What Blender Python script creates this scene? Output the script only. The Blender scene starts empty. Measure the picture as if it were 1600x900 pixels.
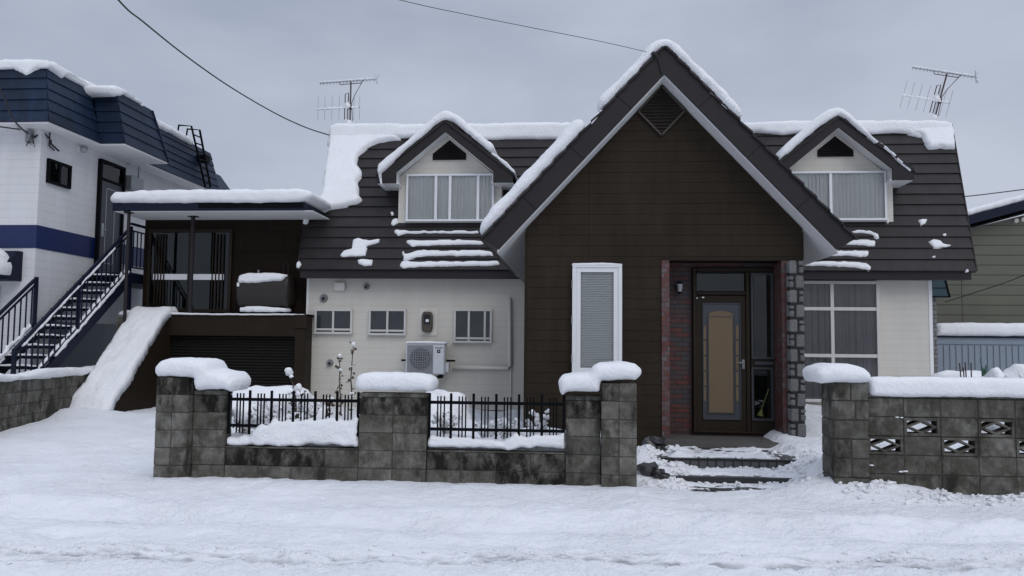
import bpy, math, random
import numpy as np
from mathutils import Vector, Matrix, noise as mn
R = math.radians
random.seed(7); rng = np.random.RandomState(11)
scn = bpy.context.scene
COL = scn.collection

# ------------------------------------------------------------------ camera
F, PITCH, YAW, ROLL, EYE = 1300.0, 3.96, 4.7, 0.57, 1.6
CM = Matrix.Rotation(R(YAW), 3, 'Z') @ Matrix.Rotation(R(90 + PITCH), 3, 'X') @ Matrix.Rotation(R(ROLL), 3, 'Z')
cam = bpy.data.objects.new('camera', bpy.data.cameras.new('camera')); COL.objects.link(cam)
cam.matrix_world = Matrix.Translation((0, 0, EYE)) @ CM.to_4x4()
cam.data.sensor_width = 36; cam.data.lens = F / 1600 * 36; cam.data.clip_end = 2000; cam.data.clip_start = 0.1
scn.camera = cam
# ------------------------------------------------------------------ sky and light
W = bpy.data.worlds.new('World'); scn.world = W; W.use_nodes = True
wn = W.node_tree.nodes; wl = W.node_tree.links; wn.clear()
SUN_EL, SUN_AZ = 42, 150
def N(t, nodes=wn, **k):
    n = nodes.new(t)
    for a, b in k.items(): setattr(n, a, b)
    return n
sky = N('ShaderNodeTexSky', sky_type='NISHITA', sun_disc=False)
sky.sun_elevation = R(SUN_EL); sky.sun_rotation = R(SUN_AZ); sky.dust_density = 3
tc = N('ShaderNodeTexCoord'); sep = N('ShaderNodeSeparateXYZ'); wl.new(tc.outputs['Generated'], sep.inputs[0])
mp = N('ShaderNodeMapping'); mp.inputs['Scale'].default_value = (1.3, 1.3, 3.4); mp.inputs['Location'].default_value = (2.3, 1.2, .45)
wl.new(tc.outputs['Generated'], mp.inputs[0])
cl = N('ShaderNodeTexNoise'); cl.inputs['Scale'].default_value = 1.5; cl.inputs['Detail'].default_value = 7; cl.inputs['Roughness'].default_value = .5; cl.inputs['Distortion'].default_value = .15
wl.new(mp.outputs[0], cl.inputs['Vector'])
cr = N('ShaderNodeValToRGB'); e = cr.color_ramp.elements
e[0].position = .34; e[0].color = (3.2, 3.6, 4.5, 1); e[1].position = .66; e[1].color = (4.7, 5.1, 6.0, 1)
wl.new(cl.outputs['Fac'], cr.inputs[0])
# overcast skies get brighter towards the zenith
el = N('ShaderNodeMapRange'); el.inputs['From Min'].default_value = .42; el.inputs['From Max'].default_value = 1
el.inputs['To Min'].default_value = 1.0; el.inputs['To Max'].default_value = 2.15
wl.new(sep.outputs['Z'], el.inputs['Value'])
vm = N('ShaderNodeVectorMath', operation='SCALE'); wl.new(cr.outputs[0], vm.inputs[0]); wl.new(el.outputs[0], vm.inputs['Scale'])
mx = N('ShaderNodeMixRGB'); mx.inputs[0].default_value = .93
wl.new(sky.outputs[0], mx.inputs[1]); wl.new(vm.outputs[0], mx.inputs[2])
bg = N('ShaderNodeBackground'); bg.inputs['Strength'].default_value = .1
wo = N('ShaderNodeOutputWorld'); wl.new(mx.outputs[0], bg.inputs[0]); wl.new(bg.outputs[0], wo.inputs[0])
sl = bpy.data.lights.new('sun', 'SUN'); sl.energy = .7; sl.angle = R(35); sl.color = (1, .97, .93)
so = bpy.data.objects.new('sun', sl); COL.objects.link(so); so.rotation_euler = (R(90 - SUN_EL), 0, R(180 - SUN_AZ))
scn.view_settings.view_transform = 'Standard'; scn.view_settings.look = 'None'
scn.view_settings.exposure = 0.2; scn.view_settings.gamma = 1
scn.render.engine = 'CYCLES'

# ------------------------------------------------------------------ pixel -> point on a plane
O0 = Vector((0, 0, EYE))
def ray(px, py): return CM @ Vector(((px - 800) / F, -(py - 450) / F, -1))
def P(px, py, Y): d = ray(px, py); return O0 + d * (Y / d.y)
def PXp(px, py, X): d = ray(px, py); return O0 + d * (X / d.x)
def PZ(px, py, Z): d = ray(px, py); return O0 + d * ((Z - EYE) / d.z)
def PPl(px, py, o, n): d = ray(px, py); return O0 + d * ((o - O0).dot(n) / d.dot(n))

# ------------------------------------------------------------------ mesh collector
class MB:
    def __init__(s): s.v = []; s.f = []; s.t = []
    def add(s, vs, fs, tint=.5):
        o = len(s.v); s.v += [tuple(v) for v in vs]; s.f += [tuple(i + o for i in f) for f in fs]; s.t += [tint] * len(fs)
        return s
    def box(s, x0, x1, y0, y1, z0, z1, tint=.5):
        if x0 > x1: x0, x1 = x1, x0
        v = [(x0,y0,z0),(x1,y0,z0),(x1,y1,z0),(x0,y1,z0),(x0,y0,z1),(x1,y0,z1),(x1,y1,z1),(x0,y1,z1)]
        return s.add(v, [(0,3,2,1),(4,5,6,7),(0,1,5,4),(1,2,6,5),(2,3,7,6),(3,0,4,7)], tint)
    def cham(s, x0, x1, y0, y1, z0, z1, b=.008, tint=.5, jit=0):     # box with chamfered edges
        c = ((x0+x1)/2, (y0+y1)/2, (z0+z1)/2); h = ((x1-x0)/2, (y1-y0)/2, (z1-z0)/2)
        vs = {}; L = []
        def vid(sx, sy, sz, ax):
            k = (sx, sy, sz, ax)
            if k not in vs:
                p = [c[i] + (sx, sy, sz)[i] * (h[i] - (0 if i == ax else b)) + (random.uniform(-jit, jit) if i == ax or jit == 0 else 0) * (1 if jit else 0) for i in range(3)]
                vs[k] = len(L); L.append(p)
            return vs[k]
        fs = []
        S = (-1, 1)
        for ax in range(3):
            o = [i for i in range(3) if i != ax]
            for sg in S:
                q = []
                for a, bb in ((-1,-1),(1,-1),(1,1),(-1,1)):
                    k = [0,0,0]; k[ax] = sg; k[o[0]] = a; k[o[1]] = bb; q.append(vid(*k, ax))
                if (sg > 0) == (ax == 1): q.reverse()
                fs.append(q)
        for ax in range(3):                                          # edges along ax
            o = [i for i in range(3) if i != ax]
            for a in S:
                for bb in S:
                    def K(t, face):
                        k = [0,0,0]; k[ax] = t; k[o[0]] = a; k[o[1]] = bb; return vid(*k, face)
                    fs.append([K(-1,o[0]), K(1,o[0]), K(1,o[1]), K(-1,o[1])])
        for a in S:
            for bb in S:
                for cc in S: fs.append([vid(a,bb,cc,0), vid(a,bb,cc,1), vid(a,bb,cc,2)])
        return s.add(L, fs, tint)
    def prism(s, poly, y0, y1, tint=.5):                              # poly [(x,z)] extruded along y
        n = len(poly)
        v = [(p[0], y0, p[1]) for p in poly] + [(p[0], y1, p[1]) for p in poly]
        return s.add(v, [tuple(range(n)), tuple(range(2*n-1, n-1, -1))] + [(i, (i+1) % n, n+(i+1) % n, n+i) for i in range(n)], tint)
    def slab(s, a, b, c, d, n, t):                                    # quad a..d with thickness t along -n
        n = Vector(n).normalized() * t; q = [Vector(x) for x in (a, b, c, d)]
        return s.add(q + [x - n for x in q], [(0,1,2,3),(7,6,5,4),(0,4,5,1),(1,5,6,2),(2,6,7,3),(3,7,4,0)])
    def tube(s, pts, r, seg=6, cap=True):
        pts = [Vector(p) for p in pts]; n = len(pts); vs = []
        rr = r if isinstance(r, (list, tuple)) else [r] * n
        for i, p in enumerate(pts):
            d = (pts[min(i+1, n-1)] - pts[max(i-1, 0)]).normalized()
            up = Vector((0,0,1)) if abs(d.z) < .9 else Vector((0,1,0))
            a = d.cross(up).normalized(); b = d.cross(a).normalized()
            for k in range(seg):
                t = 2 * math.pi * k / seg + math.pi / seg; vs.append(p + (a * math.cos(t) + b * math.sin(t)) * rr[i])
        fs = [(i*seg+k, i*seg+(k+1) % seg, (i+1)*seg+(k+1) % seg, (i+1)*seg+k) for i in range(n-1) for k in range(seg)]
        if cap: fs += [tuple(range(seg)), tuple(range((n-1)*seg, n*seg))]
        return s.add(vs, fs)
    def bar(s, a, b, w, h=None):                                      # square bar
        return s.tube([a, b], (w * .7071), 4)
    def disc(s, c, r0, r1, axis, seg=24):
        a = Vector(c); return s.tube([a, a + Vector(axis)], [r0, r1], seg)
    def blob(s, c, r, sq=(1,1,1), amp=.25, seg=8, sd=0):
        vs = []; c = Vector(c)
        for i in range(seg + 1):
            th = math.pi * i / seg
            for k in range(seg * 2):
                ph = math.pi * k / seg
                d = Vector((math.sin(th)*math.cos(ph), math.sin(th)*math.sin(ph), math.cos(th)))
                q = r * (1 + amp * mn.noise(d * 1.3 + Vector((sd*7.3, sd, 3))))
                vs.append(c + Vector((d.x*sq[0], d.y*sq[1], d.z*sq[2])) * q)
        m = seg * 2
        return s.add(vs, [(i*m+k, (i+1)*m+k, (i+1)*m+(k+1) % m, i*m+(k+1) % m) for i in range(seg) for k in range(m)])
    def courses(s, bl, br, tr, tl, n, nrm, lip=.02, thick=.012):      # lapped horizontal panels on a quad
        bl, br, tr, tl = map(Vector, (bl, br, tr, tl)); nn = Vector(nrm).normalized()
        for i in range(n):
            a, b = i / n, (i + 1) / n
            p0 = bl.lerp(tl, a); p1 = br.lerp(tr, a); q0 = bl.lerp(tl, b); q1 = br.lerp(tr, b)
            s.add([p0 + nn*lip, p1 + nn*lip, q1 + nn*.002, q0 + nn*.002, p0 - nn*.02, p1 - nn*.02, q1 - nn*.02, q0 - nn*.02],
                  [(0,1,2,3),(4,5,1,0),(0,3,7,4),(1,5,6,2)], random.random())
        return s

MATS = {}
WL = {}
def add_mesh(name, mb, mat, parent=None, smooth=False, bevel=0, loc=None):
    me = bpy.data.meshes.new(name)
    base = Vector(WL[parent.name]) if parent else Vector(loc if loc is not None else (0,0,0))
    me.from_pydata([tuple(Vector(v) - base) for v in mb.v], [], mb.f); me.validate(); 
    if len(me.polygons) == len(mb.t):
        at = me.attributes.new('tint', 'FLOAT', 'FACE'); at.data.foreach_set('value', mb.t)
    import bmesh as _b
    bm = _b.new(); bm.from_mesh(me); _b.ops.recalc_face_normals(bm, faces=bm.faces); bm.to_mesh(me); bm.free()
    if smooth: me.polygons.foreach_set('use_smooth', [True] * len(me.polygons))
    me.materials.append(MATS[mat] if isinstance(mat, str) else mat)
    o = bpy.data.objects.new(name, me); COL.objects.link(o)
    if parent: o.parent = parent
    else: o.location = base
    WL[o.name] = base
    if bevel:
        m = o.modifiers.new('bevel', 'BEVEL'); m.width = bevel; m.segments = 2; m.limit_method = 'ANGLE'
    return o
SPLIT = {'corner_trim', 'verge_trim', 'barge_board', 'side_pane', 'brick_jamb', 'glass_slot', 'hinge', 'middle_rail', 'mounting_bracket', 'eave_fascia', 'wall_fitting', 'door_bell', 'support_post', 'snowball', 'vent_hood', 'board_joint', 'roof_bay', 'rail', 'side_light_frame'}
_add = add_mesh
def add_mesh(name, mb, mat, parent=None, smooth=False, bevel=0, loc=None):
    if name not in SPLIT: return _add(name, mb, mat, parent, smooth, bevel, loc)
    par = list(range(len(mb.v)))
    def fd(i):
        while par[i] != i: par[i] = par[par[i]]; i = par[i]
        return i
    for f in mb.f:
        for j in f[1:]: par[fd(j)] = fd(f[0])
    gr = {}
    for f, t in zip(mb.f, mb.t): gr.setdefault(fd(f[0]), []).append((f, t))
    first = None
    for k in sorted(gr):
        q = MB(); ix = {}
        for f, t in gr[k]:
            for i in f:
                if i not in ix: ix[i] = len(q.v); q.v.append(mb.v[i])
            q.f.append(tuple(ix[i] for i in f)); q.t.append(t)
        o = _add(name, q, mat, parent, smooth, bevel, loc); first = first or o
    return first
def tag(o, label, cat, group=None):
    o['label'] = label; o['category'] = cat
    if group: o['group'] = group
    return o
def root(name, loc, label, cat, group=None):
    o = bpy.data.objects.new(name, None); COL.objects.link(o); o.location = loc; o.empty_display_size = .2
    WL[o.name] = Vector(loc); return tag(o, label, cat, group)
def solo(name, mb, mat, label, cat, group=None, smooth=False, bevel=0):
    a = np.array(mb.v); loc = ((a[:,0].min()+a[:,0].max())/2, (a[:,1].min()+a[:,1].max())/2, a[:,2].min())
    return tag(add_mesh(name, mb, mat, None, smooth, bevel, loc), label, cat, group)
def struct(o): o['kind'] = 'structure'; return o

# ------------------------------------------------------------------ materials
def mat(name, col, rough=.6, var=0, vscale=4, col2=None, bump=0, bscale=60, metal=0, spec=.5, pattern=None, tint=0, sss=0, coords='pos', dist=.01, pbump=.7, streak=0):
    m = bpy.data.materials.new(name); m.use_nodes = True; nt = m.node_tree; ns = nt.nodes; ln = nt.links
    b = ns['Principled BSDF']; b.inputs['Roughness'].default_value = rough; b.inputs['Metallic'].default_value = metal
    b.inputs['Specular IOR Level'].default_value = spec
    g = ns.new('ShaderNodeNewGeometry') if coords == 'pos' else ns.new('ShaderNodeTexCoord')
    pos = g.outputs['Position'] if coords == 'pos' else g.outputs['Object']
    base = ns.new('ShaderNodeRGB'); base.outputs[0].default_value = (*col, 1); out = base.outputs[0]
    height = None
    def mixc(fac, a, c2, mode='MIX'):
        x = ns.new('ShaderNodeMixRGB'); x.blend_type = mode
        if isinstance(fac, float): x.inputs[0].default_value = fac
        else: ln.new(fac, x.inputs[0])
        ln.new(a, x.inputs[1])
        if isinstance(c2, tuple): x.inputs[2].default_value = (*c2, 1)
        else: ln.new(c2, x.inputs[2])
        return x.outputs[0]
    def noise(sc, det=5, rg=.6, v=None):
        t = ns.new('ShaderNodeTexNoise'); t.inputs['Scale'].default_value = sc; t.inputs['Detail'].default_value = det; t.inputs['Roughness'].default_value = rg
        ln.new(v or pos, t.inputs['Vector']); return t.outputs['Fac']
    def ramp(f, a, b_, lo=0, hi=1):
        r = ns.new('ShaderNodeMapRange'); r.inputs['From Min'].default_value = a; r.inputs['From Max'].default_value = b_
        r.inputs['To Min'].default_value = lo; r.inputs['To Max'].default_value = hi; ln.new(f, r.inputs['Value']); return r.outputs[0]
    if pattern:                                                       # dict(w,h,m,c1,c2,cm,off)
        sp = ns.new('ShaderNodeSeparateXYZ'); ln.new(pos, sp.inputs[0])
        ad = ns.new('ShaderNodeMath'); ad.operation = 'ADD'; ln.new(sp.outputs['X'], ad.inputs[0]); ln.new(sp.outputs['Y'], ad.inputs[1])
        cb = ns.new('ShaderNodeCombineXYZ'); ln.new(ad.outputs[0], cb.inputs[0]); ln.new(sp.outputs['Z'], cb.inputs[1])
        br = ns.new('ShaderNodeTexBrick'); br.offset = pattern.get('off', .5); ln.new(cb.outputs[0], br.inputs['Vector'])
        for k, v in (('Scale', 1), ('Mortar Size', pattern['m']), ('Mortar Smooth', .1), ('Bias', pattern.get('bias', 0)), ('Brick Width', pattern['w']), ('Row Height', pattern['h'])): br.inputs[k].default_value = v
        br.inputs['Color1'].default_value = (*pattern.get('c1', col), 1); br.inputs['Color2'].default_value = (*pattern.get('c2', col), 1)
        br.inputs['Mortar'].default_value = (*pattern.get('cm', tuple(c*.6 for c in col)), 1)
        out = br.outputs['Color']
        inv = ns.new('ShaderNodeMath'); inv.operation = 'SUBTRACT'; inv.inputs[0].default_value = 1; ln.new(br.outputs['Fac'], inv.inputs[1]); height = inv.outputs[0]
    if tint:
        a = ns.new('ShaderNodeAttribute'); a.attribute_name = 'tint'
        fr = ns.new('ShaderNodeMath'); fr.operation = 'FRACT'; ln.new(a.outputs['Fac'], fr.inputs[0]); out = mixc(1.0, out, mixc(ramp(fr.outputs[0], 0, 1), ns_rgb(ns, (1-tint,)*3), (1+tint,)*3), 'MULTIPLY')
    if var:
        f = ramp(noise(vscale), .3, .7)
        c2 = col2 or tuple(c * (1 - var) for c in col)
        if pattern and not col2:
            out = mixc(1.0, out, mixc(f, ns_rgb(ns, (1-var,)*3), (1+var*.4,)*3), 'MULTIPLY')
        else: out = mixc(f, out, c2)
    if streak:
        mp = ns.new('ShaderNodeMapping'); mp.inputs['Scale'].default_value = (1, 1, .12); ln.new(pos, mp.inputs[0])
        f2 = ramp(noise(5, 6, .65, mp.outputs[0]), .35, .7); out = mixc(1.0, out, mixc(f2, ns_rgb(ns, (1, 1, 1)), (1-streak, 1-streak*1.05, 1-streak*1.15)), 'MULTIPLY')
    ln.new(out, b.inputs['Base Color'])
    if bump or pattern:
        bp = ns.new('ShaderNodeBump'); bp.inputs['Distance'].default_value = dist; bp.inputs['Strength'].default_value = max(bump, .3)
        nf = noise(bscale, 4, .6)
        if height is not None:
            s = ns.new('ShaderNodeMath'); s.operation = 'MULTIPLY_ADD'; ln.new(nf, s.inputs[0]); s.inputs[1].default_value = bump; ln.new(height, s.inputs[2]); ln.new(s.outputs[0], bp.inputs['Height'])
            bp.inputs['Strength'].default_value = pbump
        else: ln.new(nf, bp.inputs['Height'])
        ln.new(bp.outputs[0], b.inputs['Normal'])
    if sss:
        b.inputs['Subsurface Weight'].default_value = sss; b.inputs['Subsurface Radius'].default_value = (.03, .04, .05)
    MATS[name] = m; return m
def ns_rgb(ns, c):
    n = ns.new('ShaderNodeRGB'); n.outputs[0].default_value = (*c, 1); return n.outputs[0]

mat('snow', (.83, .84, .86), .75, .05, 3, bump=.6, bscale=26, spec=.3, dist=.03)
mat('white_siding', (.60, .575, .52), .7, .05, 1.2, bump=.3, bscale=45, spec=.2, pattern=dict(w=9.1, h=.1525, m=.0035, cm=(.49, .47, .43), off=0), pbump=.35, streak=.06)
mat('neighbour_siding', (.66, .665, .68), .7, .05, 1.2, bump=.3, bscale=45, spec=.2, pattern=dict(w=9, h=.17, m=.0035, cm=(.53, .53, .54), off=0), pbump=.35, streak=.08)
mat('brown_siding', (.034, .026, .0185), .75, .25, 1.2, bump=.9, bscale=38, spec=.1, pbump=.35, streak=.2, pattern=dict(w=3.03, h=.1525, m=.004, cm=(.014, .010, .007), off=0))
mat('brown_wall', (.016, .011, .008), .75, .2, 3, bump=.5, bscale=40, spec=.1, pattern=dict(w=.91, h=.455, m=.007, cm=(.012, .009, .006)))
mat('roof_metal', (.033, .029, .031), .5, .25, 3, bump=.15, bscale=12, tint=.14, spec=.22, streak=.25)
mat('brown_metal', (.025, .022, .024), .55, .15, 4, bump=.1, bscale=20, spec=.2)
mat('brown_trim', (.021, .014, .009), .6, .15, 4, bump=.1, bscale=20, spec=.15)
mat('soffit_white', (.76, .76, .76), .6, .05, 2)
mat('frame_cream', (.56, .555, .53), .4, .04, 6)
mat('room_grey', (.07, .075, .075), .8, .3, 2)
mat('white_frame', (.72, .73, .75), .35, .04, 6)
mat('vent_dark', (.018, .016, .017), .6, spec=.1)
mat('vent_brown', (.045, .036, .028), .5, .1, 5)
mat('black_metal', (.006, .007, .009), .5, spec=.2, var=.2, vscale=20) if 0 else mat('black_metal', (.003, .0035, .005), .6, spec=.08, var=.2, vscale=20) if 1 else mat('x', (.005, .006, .008), .55, .2, 20, bump=.1)
mat('navy_metal', (.006, .010, .028), .5, .2, 5, spec=.2)
mat('navy_panel', (.009, .025, .062), .55, .45, 1.2, bump=.1, bscale=10, tint=.15, spec=.25, streak=.5)
mat('blue_band', (.004, .014, .085), .5, .08, 3, bump=.3, bscale=45)
mat('dark_green', (.015, .05, .065), .4, .15, 5)
mat('beige_siding', (.125, .125, .095), .7, .1, 1.5, bump=.25, bscale=30, pattern=dict(w=3.6, h=.29, m=.012, cm=(.04, .04, .03), off=0))
mat('shed_panel', (.22, .26, .31), .5, .1, 2)
mat('shutter', (.010, .009, .008), .6, .15, 5, tint=.1)
mat('brick', (.14, .04, .03), .6, .3, 9, bump=.4, bscale=60, pattern=dict(w=.225, h=.07, m=.007, c1=(.10, .02, .014), c2=(.038, .037, .042), cm=(.02, .018, .018), bias=.0))
mat('brick_end', (.14, .04, .03), .6, .3, 9, bump=.4, bscale=60, pattern=dict(w=.085, h=.07, m=.006, c1=(.11, .028, .020), c2=(.12, .12, .13), cm=(.05, .045, .045), bias=-.35))
mat('chimney_brick', (.2, .2, .2), .7, .2, 9, bump=.3, pattern=dict(w=.12, h=.1, m=.01, cm=(.07, .07, .07)))
mat('slab_concrete', (.10, .095, .09), .8, .3, 5, bump=.4, bscale=80)
mat('step_tile', (.085, .085, .09), .5, .3, 4, bump=.2, pattern=dict(w=.105, h=.21, m=.01, cm=(.015, .015, .015), off=0))
mat('wet_stone', (.03, .03, .032), .3, .4, 10, bump=.6, bscale=30)
mat('door_wood', (.021, .014, .008), .5, .3, 8, bump=.1, spec=.2)
mat('door_grey', (.04, .045, .055), .45, .2, 8)
mat('amber_glass', (.145, .10, .055), .55, .12, 40, bump=.5, bscale=130)
mat('stone', (.25, .25, .25), .85, .7, 60, bump=1, bscale=60, dist=.03, tint=.15)
mat('mortar_black', (.01, .01, .01), .8)
mat('curtain_white', (.74, .72, .65), .9, .08, 3)
mat('curtain_mauve', (.20, .17, .17), .9, .15, 3)
mat('blind', (.80, .80, .72), .7)
mat('dark_room', (.012, .013, .016), .8)
mat('ac_white', (.62, .64, .67), .4, .05, 5)
mat('grey_metal', (.26, .27, .28), .4, .15, 8, metal=.4)
mat('galvanised', (.45, .47, .5), .45, .2, 8, metal=.6)
mat('dark_grille', (.06, .06, .065), .5)
mat('rusty_metal', (.07, .035, .035), .6, .3, 20)
mat('meter_brown', (.06, .05, .035), .4)
mat('pipe_cream', (.64, .62, .57), .5, .05, 5)
mat('tank_brown', (.018, .013, .010), .38, .2, 4)
mat('plant_stem', (.07, .045, .03), .8, .3, 20)
mat('dead_leaf', (.075, .055, .022), .8, .5, 30)
mat('green_plant', (.03, .10, .06), .6, .3, 10)
mat('yellow_brush', (.09, .10, .015), .6)
mat('screen_white', (.75, .76, .78), .5)
mat('cable', (.012, .012, .014), .6)
mat('lamp_glass', (.35, .36, .38), .25)
# concrete block: per-block tint, damp dark stains near the top courses, moss tinge
def block_mat():
    m = mat('block', (.118, .112, .098), .92, bump=.9, bscale=75, tint=.38, dist=.012, spec=.15)
    nt = m.node_tree; ns = nt.nodes; ln = nt.links; b = ns['Principled BSDF']
    cur = b.inputs['Base Color'].links[0].from_socket
    g = ns.new('ShaderNodeNewGeometry')
    def noise(sc, sz=1, det=6):
        mp = ns.new('ShaderNodeMapping'); mp.inputs['Scale'].default_value = (1, 1, sz); ln.new(g.outputs['Position'], mp.inputs[0])
        t = ns.new('ShaderNodeTexNoise'); t.inputs['Scale'].default_value = sc; t.inputs['Detail'].default_value = det; t.inputs['Roughness'].default_value = .65; ln.new(mp.outputs[0], t.inputs['Vector']); return t.outputs['Fac']
    def rg(f, a, c, lo=0, hi=1):
        r = ns.new('ShaderNodeMapRange'); r.inputs['From Min'].default_value = a; r.inputs['From Max'].default_value = c; r.inputs['To Min'].default_value = lo; r.inputs['To Max'].default_value = hi; ln.new(f, r.inputs['Value']); return r.outputs[0]
    def mix(f, a, c, mode='MIX'):
        x = ns.new('ShaderNodeMixRGB'); x.blend_type = mode; ln.new(f, x.inputs[0]); ln.new(a, x.inputs[1]); x.inputs[2].default_value = (*c, 1); return x.outputs[0]
    at_ = ns.new('ShaderNodeAttribute'); at_.attribute_name = 'tint'
    of = ns.new('ShaderNodeVectorMath'); of.operation = 'SCALE'; of.inputs[0].default_value = (7, 3, 5); ln.new(at_.outputs['Fac'], of.inputs['Scale'])
    ad_ = ns.new('ShaderNodeVectorMath'); ln.new(g.outputs['Position'], ad_.inputs[0]); ln.new(of.outputs[0], ad_.inputs[1])
    def bnoise(sc, sz=1):
        mp = ns.new('ShaderNodeMapping'); mp.inputs['Scale'].default_value = (1, 1, sz); ln.new(ad_.outputs[0], mp.inputs[0])
        t = ns.new('ShaderNodeTexNoise'); t.inputs['Scale'].default_value = sc; t.inputs['Detail'].default_value = 6; t.inputs['Roughness'].default_value = .65; ln.new(mp.outputs[0], t.inputs['Vector']); return t.outputs['Fac']
    cur = mix(rg(bnoise(5), .42, .62, 0, .7), cur, (.06, .055, .042))
    cur = mix(rg(bnoise(9, .5), .54, .68, 0, .8), cur, (.24, .23, .21))
    cur = mix(rg(noise(7, 1), .45, .7, 0, .8), cur, (.24, .23, .21))
    cur = mix(rg(noise(3.2, .5), .53, .64, 0, .85), cur, (.014, .013, .011))
    cur = mix(rg(noise(40), .5, .75, 0, .5), cur, (.05, .048, .04))
    cur = mix(rg(noise(1.7), .42, .62, 0, .5), cur, (.045, .043, .034))
    gt = ns.new('ShaderNodeMath'); gt.operation = 'GREATER_THAN'; gt.inputs[1].default_value = 1.5; ln.new(at_.outputs['Fac'], gt.inputs[0])
    mu = ns.new('ShaderNodeMath'); mu.operation = 'MULTIPLY'; ln.new(gt.outputs[0], mu.inputs[0]); ln.new(rg(noise(6, .55), .40, .56, 0, .93), mu.inputs[1])
    cur = mix(mu.outputs[0], cur, (.010, .009, .008))
    ln.new(cur, b.inputs['Base Color'])
block_mat()
mat('mortar', (.07, .066, .058), .9, .5, 8, bump=.5)
# glass: sharp reflections over a see-through pane
def glass(name, tintc, ior=1.5, dark=.0):
    m = bpy.data.materials.new(name); m.use_nodes = True; ns = m.node_tree.nodes; ln = m.node_tree.links; ns.clear()
    o = ns.new('ShaderNodeOutputMaterial'); mx = ns.new('ShaderNodeMixShader'); t = ns.new('ShaderNodeBsdfTransparent'); t.inputs[0].default_value = (*tintc, 1)
    g = ns.new('ShaderNodeBsdfGlossy'); g.inputs['Roughness'].default_value = .02; f = ns.new('ShaderNodeFresnel'); f.inputs[0].default_value = ior
    ln.new(f.outputs[0], mx.inputs[0]); ln.new(t.outputs[0], mx.inputs[1]); ln.new(g.outputs[0], mx.inputs[2]); ln.new(mx.outputs[0], o.inputs[0]); MATS[name] = m
glass('glass', (.94, .96, .98), 1.45); glass('glass_dark', (.55, .6, .62), 1.55)
# snowy ground: white, with wet asphalt where the ruts are worn down to it
def ground_mat():
    m = mat('ground_snow', (.79, .805, .835), .75, .05, 1.5, bump=1.0, bscale=17, spec=.3, dist=.05)
    nt = m.node_tree; ns = nt.nodes; ln = nt.links; b = ns['Principled BSDF']
    cur = b.inputs['Base Color'].links[0].from_socket
    a = ns.new('ShaderNodeAttribute'); a.attribute_name = 'wet'
    x = ns.new('ShaderNodeMixRGB'); ln.new(a.outputs['Fac'], x.inputs[0]); ln.new(cur, x.inputs[1]); x.inputs[2].default_value = (.05, .052, .06, 1)
    ln.new(x.outputs[0], b.inputs['Base Color'])
    g2 = ns.new('ShaderNodeNewGeometry'); t2 = ns.new('ShaderNodeTexNoise'); t2.inputs['Scale'].default_value = 1.1; t2.inputs['Detail'].default_value = 4; ln.new(g2.outputs['Position'], t2.inputs['Vector'])
    r2 = ns.new('ShaderNodeMapRange'); r2.inputs['From Min'].default_value = .38; r2.inputs['From Max'].default_value = .62; r2.inputs['To Min'].default_value = .55; r2.inputs['To Max'].default_value = 1; ln.new(t2.outputs['Fac'], r2.inputs['Value'])
    for nd in list(ns):
        if nd.type == 'BUMP': ln.new(r2.outputs[0], nd.inputs['Strength'])
ground_mat()

# ------------------------------------------------------------------ ground: one sheet
def vnoise(x, y, sd):
    xi = np.floor(x).astype(int); yi = np.floor(y).astype(int); fx = x - xi; fy = y - yi
    fx = fx*fx*(3-2*fx); fy = fy*fy*(3-2*fy)
    def h(a, b):
        n = (a * 374761393 + b * 668265263 + sd * 1442695) & 0x7fffffff
        n = (n ^ (n >> 13)) * 1274126177 & 0x7fffffff
        return ((n ^ (n >> 16)) & 0xffff) / 65535.0
    return (h(xi,yi)*(1-fx)+h(xi+1,yi)*fx)*(1-fy)+(h(xi,yi+1)*(1-fx)+h(xi+1,yi+1)*fx)*fy
def fbm(x, y, sc, o=4, sd=1):
    r = 0; a = 1; t = 0
    for i in range(o): r = r + a*(vnoise(x*sc, y*sc, sd+i*17)-.5)*2; t += a; a *= .5; sc *= 2.07
    return r / t
def ss(a, b, x): t = np.clip((x-a)/(b-a), 0, 1); return t*t*(3-2*t)
def gau(x, y, cx, cy, sx, sy): return np.exp(-((x-cx)/sx)**2-((y-cy)/sy)**2)
STEP1, STEP2, SX0, SX1 = 10.6, 10.0, 1.02, 2.62
RL, RR_ = PZ(0, 876, 0), PZ(1600, 890, 0)
def rut_y(x): return RL.y+(RR_.y-RL.y)*(x-RL.x)/(RR_.x-RL.x) + .035*fbm(x, x*0, .7, 2, 31) + .012*fbm(x, x*0, 5, 2, 33)
def rut_mask(x, y):
    yr = rut_y(x); n = vnoise(x*1.7, y*3, 51); n2 = vnoise(x*9, y*22, 52)
    a = .85*np.exp(-((y-yr)/.06)**2)*(.35+1.0*vnoise(x*6, y*40, 57))*ss(.0, .22, n+.25*n2)
    b = np.exp(-((y-yr-.13)/.045)**2)*ss(.2, .45, vnoise(x*1.3+5, y*2, 53)*.75+.35*n2)
    c = .8*np.exp(-((y-yr-.25)/.04)**2)*ss(.36, .6, vnoise(x*1.1+9, y*2, 55)*.8+.35*n2)
    return np.clip(np.maximum(np.maximum(a, b), c)*(.55+.8*n2), 0, 1)
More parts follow.
